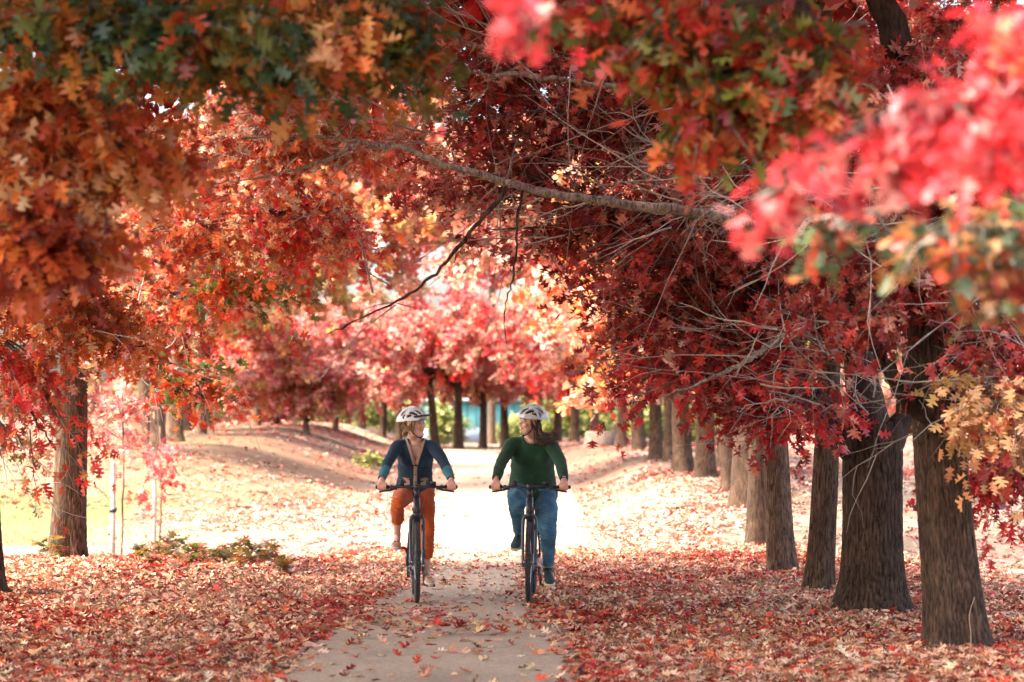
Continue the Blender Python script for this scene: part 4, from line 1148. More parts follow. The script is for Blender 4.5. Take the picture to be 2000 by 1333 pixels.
# green and yellow shrubs beyond the path end
SHR = [((.16, .22, .05), 3), ((.34, .34, .08), 2), ((.22, .2, .05), 2), ((.5, .42, .14), 1)]
shr = [(720, 112, 2.6, 'olive shrub beyond the leftmost far trunks'), (760, 116, 2.2, 'fresh green shrub left of the blue cardigan helmet'), (868, 114, 2.4, 'pale green shrub right of the leaning far trunk'), (1010, 120, 1.5, 'low yellowish shrub between the riders, beside the teal building'),
       (1065, 112, 2.4, 'olive green shrub behind the green sweater rider'), (1105, 116, 2.8, 'tall yellow green shrub beyond the right row'), (1150, 112, 2.3, 'dull olive shrub left of the white gap'), (1270, 100, 1.6, 'low yellowish shrub right of the white gap'), (1340, 84, 1.4, 'low pale shrub between the right row trunks'), (640, 108, 2.6, 'rust and olive shrub at the far left of the path end')]
for k, (px, d, h, lb) in enumerate(shr):
    b = at(px, d)
    t = tree_root('shrub', lb, None, 'shrubs beyond the path end'); t['category'] = 'shrub'
    cr = Crown(400 + k)
    cr.lobe(b + np.array([0, 0, h * .5]), (1.3, 1.0, h * .5), 44, 6, 8, SHR, size=(.16, .26), root=b, kind='far', tw=False)
    o = cr.finish(t, name='foliage')
    rg = np.random.default_rng(k); limb('stem', [b, b + np.array([.05, 0, h * .4]), b + np.array([.1, 0, h * .7])], .05, .02, t, rg, BARKC, 8, 6)
    recentre(t, b)
# small tuft in the verge by the path
b = at(722, 62)
t = tree_root('weed_tuft', 'small green weed tuft left of the bright path behind the riders', None); t['category'] = 'weed'
cr = Crown(450); cr.lobe(b + np.array([0, 0, .22]), (.35, .3, .22), 14, 4, 6, SHR, size=(.08, .14), root=b, kind='far', tw=False, L=(.1, .2)); cr.finish(t, name='foliage')
recentre(t, b)
# far wood that closes the horizon
fw = Crown(470)
for k in range(40):
    x = -70 + 140 * k / 39 + rng.uniform(-2, 2); y = rng.uniform(175, 215)
    if 4 < x / y * 170 < 12 and k % 2: continue
    hgt = rng.uniform(7, 14)
    fw.lobe((x, y, hgt * .5), (4.5, 3, hgt * .5), 15, 5, 7, PEACH + SHR + PINK[:2], size=(.8, 1.2), root=(x, y, 1), kind='far', tw=False, L=(.8, 1.6))
hold = empty('wood_holder')
o = fw.finish(hold, name='far_wood'); o.parent = None; bpy.data.objects.remove(hold)
tag(o, 'distant mixed autumn wood closing the view', 'wood', kind='stuff')
# ------------------------------------------------------------------ bicycles (facing -Y, origin under the front wheel)
M_FRAME = plain('matte_black_paint', (.022, .026, .032), .38, noise=.1, nscale=30, coat=.25)
M_TYRE = plain('tyre_rubber', (.028, .027, .026), .85, noise=.35, nscale=60, bump=.5, bscale=180)
M_RIM = plain('black_rim', (.035, .036, .04), .35, .6)
M_STEEL = plain('dark_steel', (.16, .16, .17), .35, .9)
M_SILVER = plain('bright_steel', (.55, .55, .56), .3, 1.0)
M_GRIP = plain('grip_rubber', (.018, .018, .018), .8, bump=.4, bscale=300)
M_ORANGE_REFL = plain('amber_reflector', (.75, .25, .02), .25)
M_YELL_REFL = plain('yellow_reflector', (.75, .55, .03), .3)

def wheel(name, parent, y, z, rt, refl, rg):
    m = MB(); m.torus((0, 0, 0), rt - .036, .012, 'x', 56, 8, .95); o = m.build(name, M_RIM, parent); o.location = (0, y, z)
    m = MB(); m.torus((0, 0, 0), rt - .022, .0225, 'x', 64, 12, 1.0)
    for k in range(64):                                                    # tread blocks
        a = k / 64 * 6.2832
        for sx_ in (-.010, .010):
            aa = a + (.049 if sx_ > 0 else 0)
            c, s_ = math.cos(aa), math.sin(aa)
            m.box((sx_, c * (rt - .0012), s_ * (rt - .0012)), (.013, .022, .005), [[1, 0, 0], [0, -s_, c], [0, c, s_]])
    m.build('tyre', M_TYRE, o)
    m = MB(); m.tube([(-.055, 0, 0), (-.05, 0, 0), (-.03, 0, 0), (.03, 0, 0), (.05, 0, 0), (.055, 0, 0)], [.008, .022, .018, .018, .022, .008], 14); m.build('hub', M_STEEL, o)
    m = MB()
    for k in range(28):
        a = k / 28 * 6.2832; sd = -.028 if k % 2 else .028; a2 = a + (.35 if k % 4 < 2 else -.35)
        m.tube([(sd, .02 * math.cos(a2), .02 * math.sin(a2)), (0, (rt - .042) * math.cos(a), (rt - .042) * math.sin(a))], .0013, 4)
    m.build('spoke_set', M_SILVER, o)
    m = MB(); m.torus((.040, 0, 0), .075, .005, 'x', 32, 4, .3); m.tube([(.038, 0, -.075), (.041, 0, .075)], .004, 4); m.tube([(.038, -.075, 0), (.041, .075, 0)], .004, 4)
    m.build('brake_rotor', M_SILVER, o)
    if refl:
        m = MB(); m.box((-.012, -.06, -.22), (.008, .035, .075), [[1, 0, 0], [0, .96, .27], [0, -.27, .96]]); m.build('reflector', M_ORANGE_REFL, o, False)
    return o

def bicycle(label, loc, rz, phase, seed, kick):
    rg = np.random.default_rng(seed)
    t = empty('bicycle', loc, rz); tag(t, label, 'bicycle', 'bicycles ridden side by side')
    RT = .357
    wheel('front_wheel', t, 0, RT, RT, seed == 1, rg)
    wheel('rear_wheel', t, 1.07, RT, RT, False, rg)
    BB = np.array([0, .62, .285]); HB = np.array([0, .145, .765]); HT = np.array([0, .200, .925]); ST = np.array([0, .815, .76])
    m = MB()
    m.tube([HB, HT], [.034, .031], 16)
    m.tube(catmull([HB + [0, .02, .03], (HB + BB) / 2 + [0, -.02, -.01], BB], 10), np.linspace(.034, .037, 10), 14)
    m.tube(catmull([HT - [0, -.02, .05], (HT + ST) / 2 + [0, 0, -.02], ST - [0, 0, .03]], 8), .024, 12)
    m.tube([BB, ST], .021, 12)
    m.tube([BB - [.05, 0, 0], BB + [.05, 0, 0]], .042, 16)
    for s_ in (-1, 1):
        m.tube(catmull([BB + [s_ * .035, .03, 0], [s_ * .045, .75, .30], [s_ * .062, 1.07, RT]], 8), .012, 8)
        m.tube(catmull([ST + [s_ * .02, .01, -.08], [s_ * .05, .90, .60], [s_ * .062, 1.07, RT]], 8), .010, 8)
    m.box(BB + [0, -.02, -.02], (.075, .14, .10))
    fr = m.build('frame', M_FRAME, t)
    m = MB(); m.tube(catmull([HB + [0, -.045, .06], (HB + BB) / 2 + [0, -.08, 0], BB + [0, -.08, .03]], 10), .004, 6); m.build('cable', M_BLACK, fr)
    # fork
    m = MB()
    m.tube([HB + [0, -.003, -.012], HB + [0, .006, .015]], .036, 16)
    for s_ in (-1, 1):
        m.tube(catmull([HB + [s_ * .012, -.004, .0], HB + [s_ * .042, -.008, -.012], HB + [s_ * .056, -.018, -.055], [s_ * .057, .075, .55], [s_ * .054, .012, .40], [s_ * .054, 0, .345]], 18), np.concatenate([np.linspace(.024, .017, 6), np.linspace(.017, .012, 12)]), 10)
    m.tube([(-.062, 0, RT), (.062, 0, RT)], .010, 8)
    fk = m.build('fork', M_FRAME, t)
    m = MB(); m.box((.062, .045, .43), (.03, .05, .075)); m.build('brake_caliper', M_STEEL, fk)
    m = MB(); m.tube(catmull([(.06, .05, .46), (.065, .09, .60), (.05, .12, .72), (.06, .08, .86), (.10, .12, .98)], 14), .0035, 6); m.build('brake_hose', M_BLACK, fk)
    # handlebar
    m = MB()
    HBc = np.array([0, .165, 1.022])
    m.tube(catmull([(-.36, .215, 1.02), (-.25, .20, 1.02), (-.10, .168, 1.024), HBc, (.10, .168, 1.024), (.25, .20, 1.02), (.36, .215, 1.02)], 26), np.concatenate([np.full(9, .012), np.full(8, .016), np.full(9, .012)]), 10)
    hb = m.build('handlebar', M_FRAME, t)
    m = MB(); m.tube([HT, HT + [0, .012, .05], HT + [0, .018, .075]], [.026, .023, .022], 14); m.tube([HT + [0, .016, .066], HBc + [0, .01, 0]], [.023, .022], 12); m.tube([HBc - [.026, 0, 0], HBc + [.026, 0, 0]], .024, 14); m.build('stem', M_FRAME, hb)
    for s_ in (-1, 1):
        m = MB(); m.tube([(s_ * .245, .1985, 1.02), (s_ * .25, .199, 1.02), (s_ * .36, .2145, 1.02), (s_ * .365, .2155, 1.02)], [.015, .0175, .0175, .014], 14); m.build('grip', M_GRIP, hb)
        m = MB()
        m.tube([(s_ * .215, .19, 1.02), (s_ * .235, .195, 1.02)], .020, 12)
        m.box((s_ * .20, .165, 1.012), (.05, .05, .03))
        m.tube(catmull([(s_ * .205, .155, 1.005), (s_ * .235, .125, .995), (s_ * .30, .130, .985), (s_ * .335, .138, .978)], 10), np.linspace(.009, .006, 10), 8, flat=1.4)
        m.build('brake_lever', M_BLACK, hb)
        m = MB(); m.tube(catmull([(s_ * .195, .15, 1.01), (s_ * .13, .08, 1.03), (s_ * .06, .07, .99), (s_ * .012, .10, .90), (s_ * .02, .16, .80)], 16), .0032, 6); m.build('brake_cable', M_BLACK, hb)
    m = MB(); m.box((-.135, .16, 1.05), (.05, .03, .03)); m.tube([(-.135, .165, 1.06), (-.135, .16, 1.085)], .014, 10); m.build('bell', M_BLACK, hb)
    m = MB(); m.box((.145, .16, 1.052), (.055, .02, .035), [[1, 0, 0], [0, .8, -.6], [0, .6, .8]]); m.build('display', M_BLACK, hb)
    # cranks and pedals
    m = MB(); m.tube([BB - [.066, 0, 0], BB + [.066, 0, 0]], .014, 10)
    CR = .17
    ends = []
    for s_, ph in ((-1, phase), (1, phase + math.pi)):
        dv = np.array([0, -math.sin(ph), math.cos(ph)]) * CR
        a = BB + [s_ * .068, 0, 0]; e = BB + [s_ * .082, 0, 0] + dv
        m.tube([a, (a + e) / 2 + [s_ * .004, 0, 0], e], [.016, .013, .012], 8, flat=.7)
        ends.append(e)
    ck = m.build('crank', M_STEEL, t)
    m = MB(); m.torus(BB + [-.052, 0, 0], .075, .006, 'x', 40, 5, .4); m.torus(BB + [-.052, 0, 0], .055, .004, 'x', 30, 4, .4)
    for k in range(5):
        a = k * 1.2566; m.tube([BB + [-.052, 0, 0], BB + [-.052, .075 * math.cos(a), .075 * math.sin(a)]], .006, 5)
    m.build('chainring', M_STEEL, ck)
    m = MB(); m.tube([BB + [-.052, 0, .078], (-.05, 1.07, RT + .04)], .0045, 5); m.tube([BB + [-.052, 0, -.078], (-.05, .98, .24), (-.05, 1.05, .22), (-.05, 1.09, RT - .04)], .0045, 5); m.build('chain', M_STEEL, t)
    m = MB(); m.tube([(-.055, 1.07, RT - .03), (-.06, 1.06, .24), (-.055, 1.03, .17)], [.016, .012, .014], 8); m.torus((-.05, 1.035, .18), .02, .006, 'x', 16, 5); m.build('derailleur', M_BLACK, t)
    for s_, e in zip((-1, 1), ends):
        m = MB(); c = e + [s_ * .055, 0, 0]; m.box(c, (.085, .085, .022)); m.tube([e, c], .008, 6)
        pd = m.build('pedal', M_BLACK, ck, False)
        m = MB(); m.box(c + [0, -.0445, 0], (.045, .006, .013)); m.build('reflector', M_YELL_REFL, pd, False)
    m = MB(); m.tube([ST - [0, .005, .05], (0, .865, .93)], .014, 10); m.build('seatpost', M_STEEL, t)
    m = MB(); m.tube([(0, .70, .945), (0, .74, .95), (0, .84, .952), (0, .93, .955), (0, .975, .955)], [.02, .03, .055, .082, .05], 14, ref=(1, 0, 0), flat=[.8, .7, .45, .36, .4]); m.build('saddle', M_GRIP, t)
    if kick:
        m = MB(); m.tube([(.075, .88, .33), (.10, .78, .27), (.12, .70, .24)], .009, 7); m.build('kickstand', M_STEEL, t)
    m = MB(); m.box((0, .98, .80), (.05, .02, .03)); m.build('rear_light', M_BLACK, t)
    return t
XA, XB, DR = (815 - 1000) / FPX * 21.5, (1033 - 1000) / FPX * 21.5, 21.5
ZA, ZB = float(surf(XA, DR)), float(surf(XB, DR))
bikeA = bicycle('black bicycle ridden by the woman in the blue cardigan', (XA, DR, ZA), R(3.6), R(4), 1, False)
bikeB = bicycle('black bicycle ridden by the woman in the green sweater', (XB, DR, ZB), R(-2.6), R(8), 2, True)
# ------------------------------------------------------------------ riders
def fuse(mb, voxel, it, name='tmp'):
    V, F = mb.arrays()
    o = add(name, mesh_np(name, V, F))
    r = o.modifiers.new('r', 'REMESH'); r.mode = 'VOXEL'; r.voxel_size = voxel; r.adaptivity = 0
    if it:
        s = o.modifiers.new('s', 'SMOOTH'); s.factor = .5; s.iterations = it
    dg = bpy.context.evaluated_depsgraph_get()
    e = o.evaluated_get(dg); me = e.to_mesh()
    n = len(me.vertices); v = np.empty(n * 3, np.float32); me.vertices.foreach_get('co', v)
    nr = np.empty(n * 3, np.float32); me.vertices.foreach_get('normal', nr)
    tot = np.empty(len(me.polygons), np.int32); me.polygons.foreach_get('loop_total', tot)
    li = np.empty(len(me.loops), np.int32); me.loops.foreach_get('vertex_index', li)
    e.to_mesh_clear()
    st = np.concatenate([[0], np.cumsum(tot)[:-1]])
    Fs = [li[(st[tot == k][:, None] + np.arange(k)[None, :])] for k in (3, 4) if (tot == k).any()]
    md = o.data; bpy.data.objects.remove(o); bpy.data.meshes.remove(md)
    return v.reshape(-1, 3).astype(float), Fs, nr.reshape(-1, 3).astype(float)

def drop_faces(V, Fs, cut):
    out = []
    for f in Fs:
        c = V[f].mean(1)
        out.append(f[~cut(c)])
    used = np.unique(np.concatenate([f.ravel() for f in out]))
    mp = -np.ones(len(V), int); mp[used] = np.arange(len(used))
    return V[used], [mp[f] for f in out], used

def rotm(yaw, pitch=0, roll=0):
    return np.array((Matrix.Rotation(yaw, 3, 'Z') @ Matrix.Rotation(pitch, 3, 'X') @ Matrix.Rotation(roll, 3, 'Y')))

def folds(V, nr, amp, seed, sc=1.0):
    w = (vnoise(V[:, 2] * 34 * sc + V[:, 0] * 14, V[:, 1] * 16 + V[:, 0] * 9, seed) - .5) + .6 * (vnoise(V[:, 2] * 75 * sc - V[:, 1] * 30, V[:, 0] * 22, seed + 1) - .5)
    w = np.sign(w) * np.abs(w) ** 1.2
    return V + nr * (amp * w)[:, None]

def knit_mat(name, c, scale=230, contrast=.25, bump=.5):
    m, nt, out = new_mat(name)
    tc = N(nt, 'ShaderNodeTexCoord'); b = N(nt, 'ShaderNodeBsdfPrincipled')
    b.inputs['Roughness'].default_value = .9; b.inputs['Specular IOR Level'].default_value = .15; b.inputs['Sheen Weight'].default_value = .15
    w = N(nt, 'ShaderNodeTexWave'); w.inputs['Scale'].default_value = scale * .4; w.inputs['Distortion'].default_value = 2.5; w.inputs['Detail'].default_value = 2
    t = N(nt, 'ShaderNodeTexNoise'); t.inputs['Scale'].default_value = scale; t.inputs['Detail'].default_value = 4
    t2 = N(nt, 'ShaderNodeTexNoise'); t2.inputs['Scale'].default_value = 9; t2.inputs['Detail'].default_value = 4
    for q in (w, t, t2): nt.links.new(tc.outputs['Object'], q.inputs['Vector'])
    r = ramp(nt, [(.25, tuple(q * (1 - contrast) for q in c)), (.75, tuple(min(1, q * (1 + contrast)) for q in c))])
    ad = N(nt, 'ShaderNodeMath', operation='ADD'); mu = N(nt, 'ShaderNodeMath', operation='MULTIPLY'); mu.inputs[1].default_value = .5
    nt.links.new(t.outputs['Fac'], ad.inputs[0]); nt.links.new(t2.outputs['Fac'], ad.inputs[1]); nt.links.new(ad.outputs[0], mu.inputs[0])
    nt.links.new(mu.outputs[0], r.inputs['Fac']); nt.links.new(r.outputs['Color'], b.inputs['Base Color'])
    bp = N(nt, 'ShaderNodeBump'); bp.inputs['Strength'].default_value = bump; bp.inputs['Distance'].default_value = .004
    nt.links.new(w.outputs['Fac'], bp.inputs['Height']); nt.links.new(bp.outputs['Normal'], b.inputs['Normal'])
    nt.links.new(b.outputs[0], out.inputs['Surface'])
    return m

M_SKIN = attr_mat('skin', .5, .12, 300, .35)
M_HELM = plain('helmet_white', (.72, .74, .75), .3, noise=.06, nscale=20, coat=.3)
M_HELM2 = plain('helmet_mint_white', (.66, .73, .72), .3, noise=.06, nscale=20, coat=.3)
M_LINER = plain('helmet_liner', (.02, .021, .024), .8)
M_STRAP = plain('strap_webbing', (.012, .012, .013), .8)

def head_into(mb, T):
    """T maps head-local points (facing -Y) to rider space"""
    def ell(c, r, rot=None):
        q = MB(); q.ell(c, r, 18, 12, rot); V, F = q.arrays(); mb.put(T(V), F[0], F[1])
    def tube(p, r, **k):
        q = MB(); q.tube(p, r, 14, **k); V, F = q.arrays(); mb.put(T(V), F[0], F[1])
    ell((0, .018, .035), (.073, .092, .082))
    zs = [-.118, -.112, -.098, -.075, -.045, -.01, .03, .06]
    cy = [-.062, -.060, -.050, -.034, -.018, -.008, -.002, .004]
    rx = [.012, .024, .038, .051, .060, .066, .070, .068]
    ry = [.010, .020, .034, .051, .068, .078, .085, .080]
    tube([(0, y, z) for y, z in zip(cy, zs)], np.array(rx), ref=(1, 0, 0), flat=np.array(ry) / np.array(rx))
    ell((0, -.080, -.098), (.020, .014, .013))
    for s_ in (-1, 1):
        ell((s_ * .036, -.062, -.028), (.024, .022, .020))
        ell((s_ * .029, -.080, .024), (.022, .010, .007))
        ell((s_ * .031, -.0735, .004), (.0135, .0115, .0085))
        ell((s_ * .075, .012, -.008), (.008, .018, .029))
        ell((s_ * .012, -.093, -.030), (.008, .011, .008))
    tube([(0, -.080, .018), (0, -.094, -.006), (0, -.106, -.026), (0, -.098, -.034)], [.008, .0095, .0125, .008])
    ell((0, -.0855, -.056), (.022, .010, .0055)); ell((0, -.0845, -.066), (.020, .010, .0065))

def head_colour(Lc, skin, brow, lip, C):
    """colours painted on the face in head-local coordinates"""
    x, y, z = Lc[:, 0], Lc[:, 1], Lc[:, 2]
    front = y < -.05
    def mixin(mask, c):
        m = np.clip(mask, 0, 1)[:, None] * front[:, None]
        C[:] = C * (1 - m) + np.array(c) * m
    cheek = np.exp(-(((np.abs(x) - .040) / .018) ** 2 + ((z + .03) / .018) ** 2))
    mixin(.45 * cheek, (skin[0] * 1.05, skin[1] * .72, skin[2] * .70))
    mixin(np.exp(-((x / .012) ** 2 + ((z + .026) / .012) ** 2)) * .3, (skin[0], skin[1] * .72, skin[2] * .7))
    mixin(1.3 * np.exp(-((np.abs(x) / .022) ** 4 + ((z + .061) / .0085) ** 4)), lip)
    mixin(1.2 * np.exp(-((x / .014) ** 4 + ((z + .0605) / .003) ** 2)), (.75, .70, .65))
    mixin(1.2 * np.exp(-(((np.abs(x) - .031) / .016) ** 4 + ((z - .004) / .0065) ** 4)), (.30, .16, .12))
    mixin(1.2 * np.exp(-(((np.abs(x) - .031) / .011) ** 4 + ((z - .003) / .0042) ** 4)), (.62, .58, .55))
    mixin(1.3 * np.exp(-(((np.abs(x) - .030) / .005) ** 4 + ((z - .003) / .005) ** 4)), (.035, .03, .03))
    mixin(1.2 * np.exp(-(((np.abs(x) - .031) / .014) ** 4 + ((z - .009) / .0022) ** 2)), (.03, .018, .014))
    mixin(1.1 * np.exp(-(((np.abs(x) - .031) / .018) ** 4 + ((z - .024 + (np.abs(x) - .03) ** 2 * 6) / .0042) ** 2)), brow)
    return C

def helmet(parent, T, mat, visor, seed):
    rx, ry, rz = .104, .146, .128
    cz, cyy = .034, .018
    nf, nv = 84, 58
    ph = np.linspace(0, math.pi, nf); la = np.linspace(-1.52, 1.52, nv)
    PH, LA = np.meshgrid(ph, la, indexing='ij')
    def pt(k, PH, LA):
        tail = 1 + .10 * sm(2.3, 3.0, PH)
        return np.stack([rx * k * np.sin(LA), -ry * k * np.cos(LA) * np.cos(PH) * tail, rz * k * np.cos(LA) * np.sin(PH)], -1) + np.array([0, cyy, cz])
    def zr(y): return .040 - .16 * (y + .12) * (y < .04) - .0256 * (y >= .04) - .55 * np.maximum(y - .05, 0) - .012 * np.exp(-((y - .03) / .03) ** 2)
    Pm = pt(1.0, PH, LA)
    ridge = .004 * np.cos(LA * 9) * np.cos(LA)
    vent = np.zeros(PH.shape, bool)
    rows = [(0.0, [(.45, 1.25), (1.5, 2.3)]), (.40, [(.30, 1.05), (1.25, 2.0), (2.2, 2.75)]), (.80, [(.40, 1.30), (1.5, 2.4)]), (1.16, [(.75, 1.5), (1.7, 2.45)])]
    for la0, segs in rows:
        for sg_ in ((1, -1) if la0 else (1,)):
            for a, b in segs:
                u = (PH - (a + b) / 2) / ((b - a) / 2)
                hw_ = .115 * np.sqrt(np.clip(1 - u ** 2, 0, 1)) * (1 + .25 * u)
                vent |= (np.abs(u) < 1) & (np.abs(LA - sg_ * la0 - .10 * sg_ * u * (la0 > 0)) < hw_)
    out = np.stack([Pm[..., 0], Pm[..., 1], Pm[..., 2]], -1)
    nrm = unit(out - np.array([0, cyy, cz]))
    outer = (out + nrm * (.004 + ridge)[..., None]).reshape(-1, 3)
    inner = (out - nrm * .012).reshape(-1, 3)
    i = np.arange(nf - 1)[:, None] * nv; j = np.arange(nv - 1)[None, :]
    Qa = np.stack([i + j, i + j + 1, i + nv + j + 1, i + nv + j], -1).reshape(-1, 4)
    ctr = out.reshape(-1, 3)[Qa].mean(1)
    fv = (vent.reshape(-1)[Qa].sum(1) >= 2)
    below = ctr[:, 2] < zr(ctr[:, 1])
    K = Qa[~fv & ~below]
    # walls along every open border
    ed = np.concatenate([K[:, [0, 1]], K[:, [1, 2]], K[:, [2, 3]], K[:, [3, 0]]])
    key = np.sort(ed, 1); kk = key[:, 0] * 100000 + key[:, 1]
    _, idx, cn = np.unique(kk, return_index=True, return_counts=True)
    be = ed[idx[cn == 1]]
    n0 = len(outer)
    V = np.concatenate([outer, inner])
    Q = np.concatenate([K[:, ::-1], K + n0, np.stack([be[:, 0], be[:, 1], be[:, 1] + n0, be[:, 0] + n0], -1)])
    used = np.unique(Q); mp = -np.ones(len(V), int); mp[used] = np.arange(len(used))
    me = mesh_np('helmet', T(V[used]), mp[Q], mat, None, False)
    h = add('helmet', me, parent)
    # dark liner seen through the vents
    Kl = Qa[~(ctr[:, 2] < zr(ctr[:, 1]) - .006)]
    li = (out - nrm * .017).reshape(-1, 3)
    used = np.unique(Kl); mp = -np.ones(len(li), int); mp[used] = np.arange(len(used))
    add('liner', mesh_np('liner', T(li[used]), mp[Kl][:, ::-1], M_LINER), h)
    if visor:
        a = np.linspace(-1.05, 1.05, 21); m_ = []
        for k, (ex, dz) in enumerate(((0, 0.0), (.5, .003), (1.0, -.002))):
            f = np.cos(a * 1.2)
            m_.append(np.stack([(rx + .004 + ex * .006) * np.sin(a), cyy - (ry + .002 + ex * .055 * f) * np.cos(a), .056 + .012 * np.cos(a) + dz + 0 * a], -1))
        Vv = np.concatenate([q for q in m_]); Vv = np.concatenate([Vv, Vv + [0, 0, .012]])
        n_ = 21; Q = []
        for l in (0, 3 * n_):
            for r_ in range(2):
                for q in range(n_ - 1):
                    a0 = l + r_ * n_ + q; Q.append([a0, a0 + 1, a0 + n_ + 1, a0 + n_] if l else [a0, a0 + n_, a0 + n_ + 1, a0 + 1])
        for q in range(n_ - 1):
            a0 = 2 * n_ + q; Q.append([a0, a0 + 3 * n_, a0 + 3 * n_ + 1, a0 + 1])
        add('visor', mesh_np('visor', T(Vv), np.array(Q), plain('visor_dark', (.03, .035, .04), .45)), h)
    m = MB()
    for s_ in (-1, 1):
        for st in ((s_ * .086, -.03, .03), (s_ * .082, .06, .02)):
            m.tube(catmull([st, (s_ * .075, -.012, -.055), (s_ * .050, -.045, -.112), (0, -.052, -.127)], 14), .0055, 6, flat=.5)
    V, F = m.arrays(); add('strap', mesh_np('strap', T(V), F, M_STRAP), h)
    m = MB(); m.box((0, -.056, -.128), (.02, .010, .014)); V, F = m.arrays(); add('buckle', mesh_np('buckle', T(V), F, M_STRAP), h)
    return h

def shoe_np(heel, toe, w, hs, up=(0, 0, 1)):
    """rings from heel to toe; hs = upper height along the foot"""
    heel = np.asarray(heel, float); toe = np.asarray(toe, float)
    d = toe - heel; L = np.linalg.norm(d); d /= L
    sd = unit(np.cross(d, up)); u = np.cross(sd, d)
    t = np.array([0, .04, .14, .32, .52, .72, .88, .97, 1.0])
    hw = np.array([.012, .027, .034, .035, .039, .046, .042, .028, .010]) * w
    h = np.interp(t, [0, .14, .32, .52, .72, .88, 1.0], hs)
    return heel, d, sd, u, L, t, hw, h

def shoe(parent, name, heel, toe, w, hs, mat, sole_mat, extra=None):
    heel, d, sd, u, L, t, hw, h = shoe_np(heel, toe, w, hs)
    m = MB()
    c = heel + d[None, :] * (t * L)[:, None] + u[None, :] * (h * .5 + .010)[:, None]
    m.tube(c, hw, 16, ref=sd, flat=np.maximum(h * .5, .008) / hw)
    V, Fs, nr = fuse(m, .0055, 2)
    o = add(name, mesh_np(name, V, Fs, mat), parent)
    m = MB()
    c = heel + d[None, :] * (t * L * 1.04 - .005)[:, None] + u[None, :] * .006
    m.tube(c, hw * 1.06 + .002, 16, ref=sd, flat=.013 / (hw * 1.06 + .002))
    m.build('sole', sole_mat, o)
    return o, (heel, d, sd, u, L)

